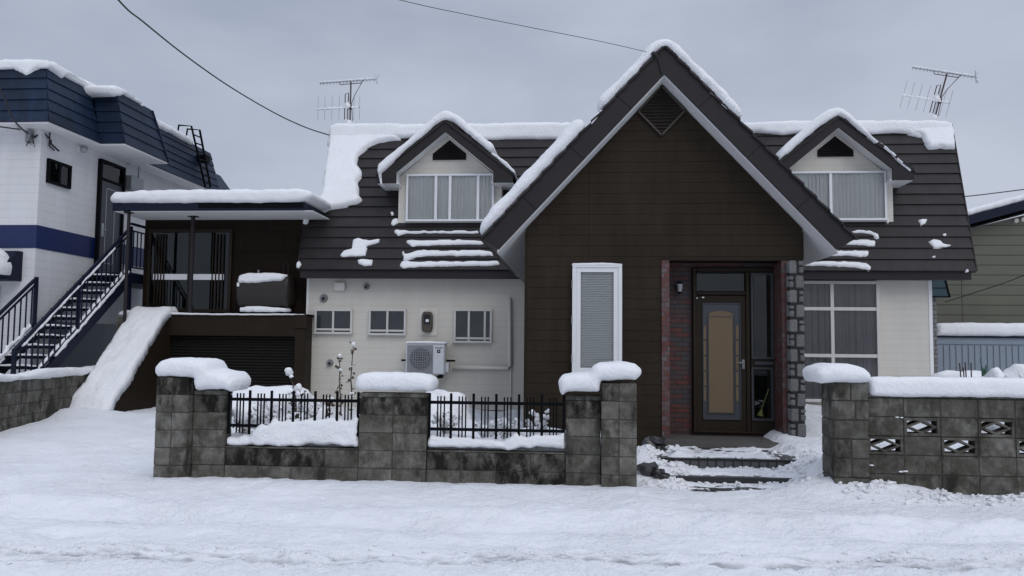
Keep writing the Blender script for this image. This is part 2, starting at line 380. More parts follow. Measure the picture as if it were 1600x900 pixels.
def ground_h(x, y):
    x = np.asarray(x, float); y = np.asarray(y, float)
    z = .02 + .02*fbm(x, y, .5, 3, 3) + .022*fbm(x, y*1.6, 2.2, 4, 5) + .016*fbm(x, y, 9, 3, 9)
    street = 1 - ss(8.6, 9.2, y)
    # broad packed wheel lanes and ploughed lumps
    lane = np.exp(-((y-7.55-.03*np.sin(x))/.16)**2)*.035 + np.exp(-((y-6.95)/.25)**2)*.012
    z = z - street*(.075*np.exp(-((y-7.45-.05*np.sin(x*.8))/.22)**2)-.045*np.exp(-((y-7.95-.05*np.sin(x*.8))/.2)**2)+.03*np.exp(-((y-6.75)/.15)**2))*(.8+.6*fbm(x, y, .8, 2, 21))
    z = z + .05*np.exp(-((y-9.1)/.45)**2)*(1-ss(.6, .9, x)*(1-ss(2.5, 3, x))) + .10*ss(3.6, 5.6, x)*np.exp(-((y-9.2)/.6)**2)
    # lumpy worn snow of the street and its rut
    st0 = 1 - ss(8.9, 9.3, y)
    lum = .5+.6*ss(.35, .65, vnoise(x*.9, y*2.2, 19))
    z = z + st0*lum*(1-.75*np.exp(-((y-8.75)/.5)**2))*(.034*fbm(x, y*1.5, 4.5, 3, 15) + .026*np.abs(fbm(x, y*1.3, 10, 3, 17)))
    yr = rut_y(x)
    z = z + st0*.026*np.exp(-((y-yr-.02)/.38)**2)*(np.abs(fbm(x, y*1.6, 8, 3, 41))*1.5)
    z = z - .045*rut_mask(x, y)
    z = z - .05*np.exp(-((y-5.45)/.2)**2)
    # left yard rises towards the garage
    yard = (1-ss(-4.75, -4.35, x))*ss(9.2, 15.5, y)
    z = z + .21*yard
    # garden behind the low wall
    g = ss(-4.6, -4.2, x)*(1-ss(.42, .60, x))*ss(9.42, 9.62, y)
    gh = .44 - .22*ss(10.5, 13.5, y) + .16*gau(x, y, -3.1, 9.9, .9, .35) + .20*gau(x, y, -2.4, 10.2, .7, .3) + .30*gau(x, y, -1.85, 11.3, .5, .5) + .10*fbm(x, y, 2.1, 4, 61)*ss(9.8, 10.4, y) + .12*gau(x, y, -.5, 10.3, .5, .25) + .25*gau(x, y, -4.0, 11.5, .5, .6)
    z = z + g*gh
    # entrance: swept steps where the snow only just covers
    st = ss(SX0-.02, SX0+.25, x)*(1-ss(SX1-.35, SX1+.1, x))
    inst = (y > STEP2+.03) & (y < 12.0)
    sh = np.where(y > STEP1+.03, .228, np.where(y > STEP2+.03, .10, 0.0))
    rough = .035*fbm(x*.45, y*2.2, 3.4, 4, 71)+.014*fbm(x, y, 14, 2, 73) + .045*np.abs(x-1.75)**3*.5
    z = np.where(inst & (st > .02), z*(1-st) + st*(sh+.004+rough*1.7), z)
    ent = st*ss(9.3, 9.6, y)*(1-ss(9.95, 10.0, y))
    z = z*(1-ent) + ent*(.0+rough*1.3)
    z = z + (.30+.10*fbm(x, y, 4, 3, 91))*gau(x, y, .80, 10.75, .34, .75) + .06*fbm(x, y, 7, 3, 93)*gau(x, y, .85, 10.5, .4, 1)
    z = z + (.05*np.abs(fbm(x, y, 6, 3, 95)))*gau(x, y, 2.75, 10.2, .45, 1.2)
    # right garden and the drift against the gate pillar
    rg = ss(SX1-.30, SX1+.22, x)*np.maximum(ss(9.4, 10.1, y)*(x < 3.05), ss(9.55, 9.9, y))
    z = z + rg*(.26 + .16*ss(10.5, 13, y) + .05*fbm(x, y, 2, 3, 81))
    z = z + .17*gau(x, y, 2.75, 9.35, .40, .4) + .10*gau(x, y, 3.5, 9.12, .5, .2)*(1+.8*fbm(x, y, 5, 2, 83)) + .05*gau(x, y, 2.4, 9.2, .5, .3)
    # left: drift at the stair foot
    z = z + .14*gau(x, y, -9.3, 14.9, .7, .5)
    return z
def build_ground():
    def grow(a, b, s, k):
        out = [a]
        while abs(out[-1]) < abs(b): out.append(out[-1] + s); s *= k
        return out[1:]
    xs = sorted([-v for v in grow(6.5, 600, .12, 1.07)] + list(np.arange(-6.5, 6.51, .042)) + grow(6.5, 600, .12, 1.07))
    ys = sorted([-v for v in grow(-4.6, 60, .3, 1.3)] + [] ) if False else []
    a = 4.6; s = .3; lo = []
    while a > -60: lo.append(a); a -= s; s *= 1.35
    ys = sorted(lo) + list(np.arange(4.64, 12.2, .036)) + list(np.arange(12.2, 20, .12))
    a = 20; s = .2
    while a < 900: ys.append(a); a += s; s *= 1.12
    xs = np.array(xs); ys = np.array(ys); nx, ny = len(xs), len(ys)
    X, Y = np.meshgrid(xs, ys); Z = ground_h(X, Y)
    far = ss(30, 60, np.hypot(X, Y)); Z = Z*(1-far)
    v = np.stack([X.ravel(), Y.ravel(), Z.ravel()], 1)
    i = np.arange((nx-1)*(ny-1)); r, c = i//(nx-1), i % (nx-1); q = r*nx+c
    f = np.stack([q, q+1, q+nx+1, q+nx], 1)
    me = bpy.data.meshes.new('snowy_ground'); me.vertices.add(len(v)); me.vertices.foreach_set('co', v.ravel())
    me.loops.add(f.size); me.loops.foreach_set('vertex_index', f.ravel()); me.polygons.add(len(f))
    me.polygons.foreach_set('loop_start', np.arange(len(f))*4); me.polygons.foreach_set('use_smooth', [True]*len(f)); me.update()
    wet = .75*vnoise(X*7, Y*30, 77)*ss(.25, .6, rut_mask(X, Y))
    at = me.attributes.new('wet', 'FLOAT', 'POINT'); at.data.foreach_set('value', wet.ravel().astype(np.float32))
    me.materials.append(MATS['ground_snow'])
    o = bpy.data.objects.new('ground', me); COL.objects.link(o); struct(o)
build_ground()

# ------------------------------------------------------------------ snow lumps: outline -> pillow with depth
def pillow(poly, T, depth, U, V, Nn, O, s=.035, jit=.008, amp=.012, flatback=False, Rr=None, shear=None):
    """poly: list of (u,v); rounded front of radius T towards Nn, walls running back by depth, rounded back."""
    pts = []
    n = len(poly)
    for i in range(n):
        a = np.array(poly[i]); b = np.array(poly[(i+1) % n]); L = np.hypot(*(b-a)); k = max(1, int(L/(s*.8)))
        for j in range(k): pts.append(a+(b-a)*j/k)
    pts = np.array(pts)
    # soften the corners and roughen the outline
    for _ in range(2): pts = .25*np.roll(pts, 1, 0)+.5*pts+.25*np.roll(pts, -1, 0)
    sd = random.randint(1, 999)
    pts = pts + jit*np.stack([fbm(pts[:,0]+sd, pts[:,1], 9, 3, sd), fbm(pts[:,0], pts[:,1]+sd, 9, 3, sd+5)], 1)*1.6
    mn_ = pts.min(0)-s; mx_ = pts.max(0)+s
    gx = np.arange(mn_[0], mx_[0]+s, s); gy = np.arange(mn_[1], mx_[1]+s, s)
    A = pts; B = np.roll(pts, -1, 0)
    def inside(x, y):
        r = np.zeros(x.shape, bool)
        for (x1, y1), (x2, y2) in zip(A, B):
            c = ((y1 > y) != (y2 > y))
            if y1 != y2: r ^= c & (x < (x2-x1)*(y-y1)/(y2-y1)+x1)
        return r
    CX, CY = np.meshgrid((gx[:-1]+gx[1:])/2, (gy[:-1]+gy[1:])/2)
    keep = inside(CX, CY)
    if not keep.any(): return MB()
    GX, GY = np.meshgrid(gx, gy); cnt = np.zeros(GX.shape, int)
    cnt[:-1,:-1] += keep; cnt[1:,:-1] += keep; cnt[:-1,1:] += keep; cnt[1:,1:] += keep
    used = cnt > 0; idx = -np.ones(GX.shape, int); idx[used] = np.arange(used.sum())
    p = np.stack([GX[used], GY[used]], 1); bd = cnt[used] < 4
    AB = B-A; L2 = (AB**2).sum(1)+1e-12; dmin = np.full(len(p), 1e9); near = p.copy()
    for i in range(len(A)):
        t = np.clip(((p-A[i]) @ AB[i])/L2[i], 0, 1); q = A[i]+t[:,None]*AB[i]; d = np.hypot(*(p-q).T)
        m = d < dmin; dmin[m] = d[m]; near[m] = q[m]
    p[bd] = near[bd]; dmin[bd] = 0
    Rr = Rr or T
    h = T*np.sqrt(np.clip(1-(1-np.clip(dmin/Rr, 0, 1))**2, 0, 1))
    U, V, Nn, O = map(Vector, (U, V, Nn, O)); M = np.array([U, V, Nn])
    sh = np.array(shear) if shear is not None else np.zeros(3)
    def world(uv, w): return np.array(O)+uv[:,:1]*M[0]+uv[:,1:]*M[1]+w[:,None]*M[2]
    front = world(p, h)
    fs = []
    ys_, xs_ = np.nonzero(keep)
    q = np.stack([idx[ys_, xs_], idx[ys_, xs_+1], idx[ys_+1, xs_+1], idx[ys_+1, xs_]], 1)
    mb = MB(); V_ = [front]; F_ = [tuple(r) for r in q]; n0 = len(p)
    # boundary edges
    ed = {}
    for r in q:
        for a, b in ((r[0],r[1]),(r[1],r[2]),(r[2],r[3]),(r[3],r[0])):
            if (b, a) in ed: del ed[(b, a)]
            else: ed[(a, b)] = 1
    k = max(1, min(16, int(depth/.25)))
    bi = np.nonzero(bd)[0]; rev = {b: i for i, b in enumerate(bi)}
    off = n0; prev = {b: b for b in bi}
    for j in range(1, k+1):
        w = -depth*j/k
        if j < k:
            V_.append(world(p[bi], np.full(len(bi), w))); cur = {b: off+i for i, b in enumerate(bi)}; off += len(bi)
        else:
            V_.append(world(p, w-(h*.0 if flatback else h))); cur = {b: off+b for b in bi}
            F_ += [tuple(off+r[::-1]) for r in q]; off += n0
        for (a, b) in ed: F_.append((b_ := prev[b], prev[a], cur[a], cur[b]) if True else None)
        prev = cur
    VV = np.concatenate(V_)
    VV = VV + sh*0
    for i in range(len(VV)):
        v = Vector(VV[i]); nv = mn.noise_vector(v*3.1+Vector((sd, 0, 0)))*amp + mn.noise_vector(v*9)*amp*.5 + mn.noise_vector(v*24)*amp*.22
        VV[i] += np.array(nv)
    mb.add(VV.tolist(), F_)
    return mb
XA, YA, ZA = Vector((1,0,0)), Vector((0,1,0)), Vector((0,0,1))
SNOWN = [0]
def snow_front(pxpoly, Y, depth, label, T=.06, group=None, s=.035, jit=.01, amp=.012, name='settled_snow', back=0):
    """silhouette seen from the street at distance Y, running back by depth"""
    poly = [(P(a, b, Y).x, P(a, b, Y).z) for a, b in pxpoly]
    mb = pillow(poly, T, depth, XA, ZA, -YA, (0, Y+T*.6, 0), s, jit, amp)
    return solo(name, mb, 'snow', label, 'snow', group, smooth=True)
def snow_on(pxpoly, o, n, u, label, T=.05, group=None, s=.03, jit=.008, amp=.006, name='snow_patch', Rr=None, off=0):
    """patch lying on a sloping plane"""
    n = Vector(n).normalized(); u = Vector(u).normalized(); v = n.cross(u).normalized(); o = Vector(o)
    poly = []
    for a, b in pxpoly:
        q = PPl(a, b, o, n)-o; poly.append((q.dot(u), q.dot(v)))
    mb = pillow(poly, T, .02, u, v, n, o + n*off, s, jit, amp, True, Rr or T*1.3)
    return solo(name, mb, 'snow', label, 'snow', group, smooth=True)

# ================================================================== MAIN HOUSE
YW, YE, YR = 17.8, 17.4, 19.2            # white wall, eave, top of the steep slope
YB, YG, YD = 11.6, 12.0, 12.55           # barge, gable wall, entrance recess
house = root('house', (0, 17.8, 0), 'dark brown and cream two storey house with steep street gable and snowy roof', 'house')
def rect(p0, p1, Y):                      # pixel rectangle -> x0,x1,z0,z1
    a, b = P(p0[0], p0[1], Y), P(p1[0], p1[1], Y); c = P((p0[0]+p1[0])/2, p0[1], Y); d = P((p0[0]+p1[0])/2, p1[1], Y)
    return a.x, b.x, d.z, c.z
xl, xr = P(479, 520, YW).x, P(1456, 520, YW).x
ze = P(700, 433, YE).z
m = MB(); m.box(xl, xr, YW, 25.4, .22, ze+.05); add_mesh('wall', m, 'white_siding', house)['label'] = 'cream horizontal siding'
m = MB(); m.box(xl+.03, xr-.03, YW+.03, 25.3, -.2, .22); add_mesh('foundation', m, 'slab_concrete', house)
m = MB(); m.box(xl-.02, xl+.03, YW-.012, YW+.05, .2, ze); m.box(xr-.05, xr+.02, YW-.012, YW+.05, .2, ze); add_mesh('corner_trim', m, 'soffit_white', house)
# steep front roof slope
bl, br = P(465, 422.6, YE), P(1526, 423, YE); tl, tr = P(519, 203, YR), P(1487, 199, YR)
zb = (bl.z+br.z)/2; zt = (tl.z+tr.z)/2
bl.z = br.z = zb; tl.z = tr.z = zt
RN = (br-bl).cross(tl-bl).normalized(); RO = bl.copy()
if RN.y > 0: RN = -RN
ml = bl.lerp(tl, .5); mr = br.lerp(tr, .5); mlo = ml.copy(); mlo.x = PPl(480, 312, RO, RN).x; mup = ml.copy(); mup.x = PPl(505, 312, RO, RN).x
roof = add_mesh('roof', MB().courses(bl, br, mr, mlo, 7, RN, .03).courses(mup, mr, tr, tl, 7, RN, .03), 'roof_metal', house)
roof['label'] = 'dark grey brown metal roof in lapped horizontal courses'
m = MB(); zm_ = mlo.z; sh_y = Vector((0, .03, -.02))
for q in ([bl, br, mr, mlo, Vector((mlo.x, 24.8, zm_)), Vector((mr.x, 24.8, zm_)), Vector((bl.x, 25.8, zb)), Vector((br.x, 25.8, zb))],
          [mup, mr, tr, tl, Vector((tl.x, 23.6, zt+.35)), Vector((tr.x, 23.6, zt+.35)), Vector((mup.x, 24.8, zm_)), Vector((mr.x, 24.8, zm_))]):
    m.add([v_ + sh_y for v_ in q], [(0,1,2,3),(3,2,5,4),(4,5,7,6),(0,3,4,6),(1,7,5,2),(0,6,7,1)])
add_mesh('roof_body', m, 'roof_metal', house)
f0, f1 = P(468, 434, YE).x, P(1519, 436, YE).x
m = MB(); m.box(f0, f1, YE+.03, YE+.06, ze-.02, zb-.012); m.box(f0, f1, YE+.06, YW, ze-.005, ze+.02); add_mesh('fascia', m, 'brown_metal', roof)
m = MB()                                  # verge trims on both sides
for a, b, sgn in ((bl, mlo, -1), (mup, tl, -1), (br, tr, 1)):
    m.tube([a+RN*.02, b+RN*.02], .016, 4)
add_mesh('verge_trim', m, 'brown_metal', roof)
m = MB()                                   # bell of back-slope verges is hidden; ridge flashing
m.tube([tl+Vector((0,-.01,.0)), tr+Vector((0,-.01,0))], .03, 4); add_mesh('ridge_trim', m, 'brown_metal', roof)

# ---- windows in general
def window(parent, r, Y, name='window', mull=(), rails=(), fw=.045, d=.07, mat_f='white_frame', backing='curtain_white', gl='glass', folds=0, sub=True, sashw=.03, bk=.02):
    """r = x0,x1,z0,z1. frame proud of the wall; backing (curtain) just before the wall"""
    x0, x1, z0, z1 = r; m = MB()
    m.cham(x0, x1, Y-d, Y+.004, z1-fw, z1, .005); m.cham(x0-.01, x1+.01, Y-d-.02, Y+.004, z0, z0+fw, .005)
    m.cham(x0, x0+fw, Y-d+.001, Y+.004, z0+fw, z1-fw, .005); m.cham(x1-fw, x1, Y-d+.001, Y+.004, z0+fw, z1-fw, .005)
    for q in mull: m.cham(q-sashw, q+sashw, Y-d+.012, Y-.02, z0+fw, z1-fw, .004)
    for q in rails: m.cham(x0+fw, x1-fw, Y-d+.008, Y-.022, q-sashw, q+sashw, .004)
    fr = add_mesh(name, m, mat_f, parent)
    pm = MB().box(x0+fw, x1-fw, Y-d+.03, Y-d+.034, z0+fw, z1-fw)
    p2 = fr if parent is house else parent
    add_mesh('pane', pm, gl, p2)
    cm = MB()
    n = max(2, int((x1-x0)/.008)) if folds else 1
    vs = []; 
    for i in range(n+1):
        x = x0+fw + (x1-x0-2*fw)*i/n; yy = Y-bk+((.015*math.sin(x*folds+1.5*math.sin(x*9))+.008*math.sin(x*folds*2.3+1))*(.5+.5*abs(math.sin(x*5.3))) if folds else 0)
        vs += [(x, yy, z0+fw), (x, yy, z1-fw)]
    cm.add(vs, [(2*i, 2*i+2, 2*i+3, 2*i+1) for i in range(n)])
    add_mesh('curtain' if folds else 'room_shade', cm, backing, p2, smooth=True)
    return fr
# ---- dormers
def roofY(z): return YE + (YR-YE)*(z-zb)/(zt-zb)
zdb = P(700, 349, 18.0).z; YDW = roofY(zdb)-.02; 
zdb = P(700, 349, YDW).z; YDB = YDW-.42
apx = P(695.7, 187, YDB); lo_ = P(593, 272, YDB); lob = P(594.6, 286, YDB); HZI = P(622, 269, YDB).z; inb = P(622, 286, YDB); ina = P(697, 205.5, YDB)
HW, HZ0, HZB, HI, AZ, IZ = apx.x-lo_.x, lo_.z, lob.z, apx.x-inb.x, apx.z, ina.z
HW = (HW + P(805.7, 272, YDB).x-apx.x)/2; HI = (HI+P(773.8, 286, YDB).x-apx.x)/2
wl0, wr0 = P(622.6, 320, YDW).x-apx.x, P(783.5, 320, YDW).x-apx.x; wc = (wl0+wr0)/2; wh = (wr0-wl0)/2
def dormer(dx, lab, mpx):
    X = apx.x+dx; YK = 19.25
    body = MB(); zc = HZB+.02
    slope = (AZ-HZ0)/HW
    za = AZ-.12-.0
    body.prism([(X+wc-wh, zdb-.3), (X+wc+wh, zdb-.3), (X+wc+wh, IZ-(IZ-HZI)*(wh+wc)/HI), (X, IZ), (X+wc-wh, IZ-(IZ-HZI)*(wh-wc)/HI)], YDW, YK)
    d = add_mesh('dormer', body, 'white_siding', house); d['label'] = lab
    m = MB()
    for sg in (-1, 1):                                               # barge boards
        m.prism([(X, AZ), (X+sg*HW, HZ0), (X+sg*HW, HZB), (X+sg*HI, HZB), (X+sg*HI, HZI), (X, IZ)][::sg], YDB, YDB+.05)
    add_mesh('barge_board', m, 'brown_metal', d)
    m = MB()
    for sg in (-1, 1):                                               # roof slabs
        m.prism([(X, AZ+.015), (X+sg*(HW+.02), HZ0+.0), (X+sg*(HW+.02), HZ0-.05), (X, AZ-.06)], YDB-.03, YK)
        for k in range(5):
            t = k/5; xx = X+sg*HW*t; zz = AZ-(AZ-HZ0)*t
            m.prism([(xx, zz+.02), (xx+sg*HW*.2, zz-(AZ-HZ0)*.2+.045), (xx+sg*HW*.2, zz-(AZ-HZ0)*.2), (xx, zz-.01)], YDB-.035, YK)
    add_mesh('dormer_roof', m, 'roof_metal', d)
    m = MB()
    for sg in (-1, 1):                                               # soffit under the slabs and flat eave boxes
        m.prism([(X, IZ+.03), (X+sg*(HI+.03), HZI+.03), (X+sg*(HI+.03), HZI-.004), (X, IZ-.004)], YDB+.05, YDW+.02)
        m.box(X+sg*HI, X+sg*(HI+.03), YDB+.05, YDW+.1, HZB+.03, HZI+.01)
        m.box(X+sg*(HI-.04), X+sg*(HW-.01), YDB+.05, roofY(HZB)+.1, HZB-.01, HZB+.03)
        pass
    add_mesh('soffit', m, 'soffit_white', d)
    vw = (P(729, 250, YDW).x-P(676.6, 250, YDW).x)/2; vx = P(702.7, 217.6, YDW).x-apx.x; z2, z1, z0 = P(702.7, 219, YDW).z, P(702.7, 240, YDW).z, P(702.7, 250, YDW).z
    m = MB(); 
    k = 7
    for i in range(k):
        a = z0+(z2-z0)*i/k; b = z0+(z2-z0)*(i+.8)/k; w = vw if b < z1 else vw*max(.06, (z2-b)/(z2-z1))
        m.add([(X+vx-w, YDW-.045, a), (X+vx+w, YDW-.045, a), (X+vx+w*.96, YDW-.01, b), (X+vx-w*.96, YDW-.01, b)], [(0,1,2,3)])
    m.prism([(X+vx-vw, z0), (X+vx+vw, z0), (X+vx+vw, z1), (X+vx, z2), (X+vx-vw, z1)], YDW-.006, YDW+.01)
    add_mesh('vent', m, 'vent_dark', d)
    r = rect((636.6, 273), (772, 347), YDW); r = (r[0]+dx, r[1]+dx, r[2], r[3])
    ms = [P(q, 310, YDW).x+dx for q in mpx]
    window(d, r, YDW, 'window_frame', ms, (), folds=70, backing='curtain_white', d=.11, bk=.03)
    return X
X1 = dormer(0, 'left dormer with cream front and curtained window', (682, 704, 747.5))
DX = P(1311, 181, YDB).x-apx.x
X2 = dormer(DX, 'right dormer with cream front and curtained window', (692,))

# ---- gabled front wing
ga = P(1038.5, 71, YB); gl_, gr_ = P(750, 371, YB), P(1333.5, 375, YB); gi = P(1037, 115, YB); gil, gir = P(778, 391, YB), P(1308, 389, YB)
hwg = (gr_.x-gl_.x)/2; gzo = (gl_.z+gr_.z)/2; cx = ga.x; gzi = (gil.z+gir.z)/2; hig = (gir.x-gil.x)/2
GS = (ga.z-gzo)/hwg
wxl, wxr = P(820.5, 500, YG).x, P(1254, 380, YG).x; jx = P(1034, 550, YG).x; rx = P(1232.5, 550, YG).x; zlin = P(1140, 405, YG).z; zsill = P(1140, 687, YG).z
ztopw = ga.z-.33
def gz(x, off): return ga.z - off - GS*abs(x-cx)
m = MB()
m.prism([(wxl, zlin), (wxr, zlin), (wxr, gz(wxr, .45)), (cx, ga.z-.45), (wxl, gz(wxl, .45))], YG, 18.6)   # upper body
gw = add_mesh('gable_wall', m, 'brown_siding', house); gw['label'] = 'dark brown siding of the street gable'
m = MB(); m.box(wxl, jx, YG, 18.0, -.2, zlin); add_mesh('gable_wall', m, 'brown_siding', house)
m = MB(); m.box(jx, rx+.02, YD+.2, 18.0, -.2, zlin); m.box(rx-.06, rx, YG+.05, YD+.2, -.2, zlin); add_mesh('entrance_wall', m, 'brown_trim', house)
m = MB(); m.box(wxr-.01, wxr+.012, YG-.01, YG+.04, zlin, gz(wxr, .5)); m.box(wxl-.012, wxl+.02, YG-.01, YG+.04, -.1, gz(wxl, .5)); m.box(jx, wxr, YG-.015, YG+.03, zlin-.02, zlin+.02)
add_mesh('corner_trim', m, 'brown_trim', gw)
m = MB()
for sg in (-1, 1):
    m.prism([(cx, ga.z), (cx+sg*hwg, gzo), (cx+sg*hig, gzi), (cx, gi.z)][::sg], YB, YB+.05)
barge = add_mesh('barge_board', m, 'brown_metal', gw)
m = MB()
for sg in (-1, 1):                          # panel joints across the board
    for t in (.26, .52, .78):
        a = Vector((cx+sg*hwg*t, YB-.003, ga.z-(ga.z-gzo)*t)); w = Vector((-sg*(ga.z-gzo), 0, -hwg)).normalized()*((ga.z-gi.z)*.68)
        m.tube([a, a+w], .003, 4)
add_mesh('board_joint', m, 'black_metal', gw)
m = MB()
for sg in (-1, 1):
    nk = 15
    for k in range(nk):
        t0, t1 = k/nk, (k+1)/nk
        a = (cx+sg*hwg*t0, ga.z-(ga.z-gzo)*t0); b = (cx+sg*hwg*t1, ga.z-(ga.z-gzo)*t1)
        m.prism([(a[0], a[1]+.005), (b[0]+sg*.01, b[1]+.03), (b[0]+sg*.01, b[1]-.01), (a[0], a[1]-.03)], YB-.035, 18.9)
groof = add_mesh('gable_roof', m, 'roof_metal', house); groof['label'] = 'steep metal roof of the street gable'
m = MB()
for sg in (-1, 1):                          # white soffit: sloping underside and the inner strip by the board
    x1 = cx+sg*(hig+.02); 
    m.prism([(cx, ga.z-.36), (x1, gz(x1, .36)), (x1, gz(x1, .43)), (cx, ga.z-.43)], YB+.05, 17.7)
    m.prism([(cx, ga.z-.05), (cx+sg*(hwg-.02), gzo-.02), (cx+sg*(hig+.02), gz(cx+sg*(hig+.02), .38)), (cx, ga.z-.38)], 17.2, 17.3)
add_mesh('soffit', m, 'soffit_white', gw)
m = MB()
for sg in (-1, 1):                          # eave fascia running back
    a, b = (cx+sg*(hwg), gzo-.005), (cx+sg*(hig), gzi+.0)
    m.prism([a, b, (b[0]-sg*.03, b[1]+.03), (a[0]-sg*.03, a[1]+.05)], YB+.05, 17.6)
add_mesh('eave_fascia', m, 'brown_metal', gw)
# louvred diamond vent
vc = P(1036.5, 135, YG); vb = P(1034, 212, YG); vL, vR = P(997, 175, YG), P(1070, 173, YG); zm = (vL.z+vR.z)/2; vw = (vR.x-vL.x)/2; vx = (vL.x+vR.x)/2
m = MB(); k = 15
for i in range(k):
    a = vb.z+(vc.z-vb.z)*(i+.05)/k; b = vb.z+(vc.z-vb.z)*(i+.85)/k; zz = (a+b)/2
    w = vw*(1-abs(zz-zm)/((vc.z-vb.z)/2))*.93
    if w > .01: m.add([(vx-w, YG-.05, a), (vx+w, YG-.05, a), (vx+w, YG-.012, b), (vx-w, YG-.012, b)], [(0,1,2,3)])
ring = [(vx, vb.z), (vx+vw, zm), (vx, vc.z), (vx-vw, zm)]
for i in range(4):
    a, b = ring[i], ring[(i+1) % 4]; m.tube([(a[0], YG-.03, a[1]), (b[0], YG-.03, b[1])], .02, 4)
gvb = add_mesh('vent_backing', MB().prism([(vx, vb.z), (vx+vw, zm), (vx, vc.z), (vx-vw, zm)], YG-.008, YG+.01), 'mortar_black', gw)
add_mesh('gable_vent', m, 'vent_brown', gw)['label'] = 'brown louvred diamond vent under the peak'
# brick entrance recess
ex0 = P(1046, 550, YG).x
brick = add_mesh('brick_wall', MB().box(jx+.02, P(1081, 550, YD).x, YD, YD+.2, -.1, zlin).box(P(1081, 550, YD).x, P(1218,550,YD).x, YD, YD+.2, P(1140, 419, YD).z, zlin).box(P(1081, 550, YD).x, P(1218,550,YD).x, YD-.02, YD+.2, .1, P(1140, 676.5, YD).z), 'brick', house)
brick['label'] = 'red and grey brick lining of the entrance'
m = MB(); m.box(jx, ex0, YG-.02, YG+.06, .1, zlin-.02); m.box(jx+.001, jx+.05, YG+.06, YD, .1, zlin-.02); add_mesh('brick_jamb', m, 'brick_end', brick)
m = MB(); m.box(rx-.09, rx, YG-.01, YD+.1, .1, zlin-.02); add_mesh('brick_jamb', m, 'brick_end', brick)
m = MB(); m.box(ex0, rx, YG+.03, YD, zlin-.001, zlin+.04); add_mesh('entrance_ceiling', m, 'brown_trim', house)
m = MB(); m.box(jx-.02, rx+.3, YG-.3, YD+.1, -.1, zsill-.0); add_mesh('porch_slab', m, 'slab_concrete', house)
# door unit
dx0, dx1, dz0, dz1 = rect((1081, 419), (1217.5, 676.5), YD); YF = YD-.03
m = MB(); xm = P(1168, 550, YF).x; fw = .06
m.cham(dx0, dx0+fw, YF-.06, YD+.05, dz0, dz1); m.cham(dx1-fw, dx1, YF-.06, YD+.05, dz0, dz1); m.cham(dx0+fw, dx1-fw, YF-.06, YD+.05, dz1-fw, dz1); m.cham(dx0+fw, dx1-fw, YF-.06, YD+.05, dz0, dz0+.03)
m.cham(xm-.03, xm+.03, YF-.055, YD+.05, dz0+.03, dz1-fw); zt_ = P(1120, 458, YF).z; m.cham(dx0+fw, xm-.03, YF-.055, YD+.05, zt_-.03, zt_+.02)
door = add_mesh('front_door', m, 'door_wood', house); door['label'] = 'dark wooden front door with arched amber panel'
m = MB(); r = rect((1086, 461), (1166, 674), YF); m.cham(r[0]+.004, r[1]-.004, YF-.04, YF+.02, r[2], r[3]-.01, .006); add_mesh('door_leaf', m, 'door_wood', door)
m = MB()
def ringbox(m, r, Y, w, d):
    x0, x1, z0, z1 = r
    m.cham(x0, x1, Y-d, Y, z1-w, z1, .003); m.cham(x0, x1, Y-d, Y, z0, z0+w, .003); m.cham(x0, x0+w, Y-d, Y, z0+w, z1-w, .003); m.cham(x1-w, x1, Y-d, Y, z0+w, z1-w, .003)
r = rect((1097, 474), (1157, 655), YF); YL = YF-.04
m.box(r[0], r[1], YL-.006, YL+.01, r[2], r[3]); ringbox(m, (r[0]-.005, r[1]+.005, r[2]-.005, r[3]+.005), YL, .018, .02)
ra = rect((1106, 486), (1145, 644), YF); ringbox(m, (ra[0]-.02, ra[1]+.02, ra[2]-.02, ra[3]-.08), YL, .016, .022)
add_mesh('door_panel', m, 'door_grey', door)
m = MB(); ax = (ra[0]+ra[1])/2; aw = (ra[1]-ra[0])/2
arc = [(ax-aw, ra[2]), (ax+aw, ra[2])]+[(ax+aw*math.cos(t), ra[3]-.06+.06*math.sin(t)) for t in np.linspace(0, math.pi, 12)]
m.prism(arc, YL-.02, YL-.002); add_mesh('arched_panel', m, 'amber_glass', door)
m = MB()
for xa, xb in ((1097.8, 1102.6), (1148.3, 1153.2)):
    for k in range(5):
        q = rect((xa, 509+k*24), (xb, 509+k*24+21.5), YF); m.cham(q[0], q[1], YL-.018, YL-.004, q[2], q[3], .003)
add_mesh('glass_slot', m, 'amber_glass', door)
m = MB(); h = P(1158, 567, YL); m.tube([h+Vector((.03,-.0,0)), h+Vector((.03,-.06,0)), h+Vector((-.055,-.065,.003))], .011, 8); m.cham(h.x+.01, h.x+.05, YL-.012, YL, h.z-.09, h.z+.05, .003); m.disc(h+Vector((.03,-.015,-.06)), .016, .014, (0,-.012,0), 10)
add_mesh('handle', m, 'grey_metal', door)
m = MB(); q = rect((1086.6, 428), (1162, 455), YF); m.box(q[0], q[1], YF-.02, YF-.015, q[2], q[3])
for a in ((1176, 430, 1203, 558), (1178, 580, 1203, 651)):
    q = rect(a[:2], a[2:], YF); m.box(q[0], q[1], YF-.045, YF-.04, q[2], q[3])
add_mesh('side_pane', m, 'glass_dark', door)
m = MB(); q = rect((1171, 423), (1212, 675), YF); m.cham(q[0], q[1], YF-.036, YF+.02, q[2], q[3], .004); m2 = MB()
add_mesh('side_panel', m, 'door_wood', door)
for a in ((1172, 427, 1208, 561), (1173, 574, 1208, 657)):
    q = rect(a[:2], a[2:], YF); ringbox(m2, q, YF-.036, .03, .018)
q = rect((1178, 565), (1207, 570), YF); m2.cham(q[0], q[1], YF-.06, YF-.036, q[2], q[3], .003)
add_mesh('side_light_frame', m2, 'door_grey', door)
m = MB(); m.box(dx0+fw, dx1-fw, YD-.005, YD+.03, dz0+.03, dz1-fw); add_mesh('room_shade', m, 'dark_room', door)
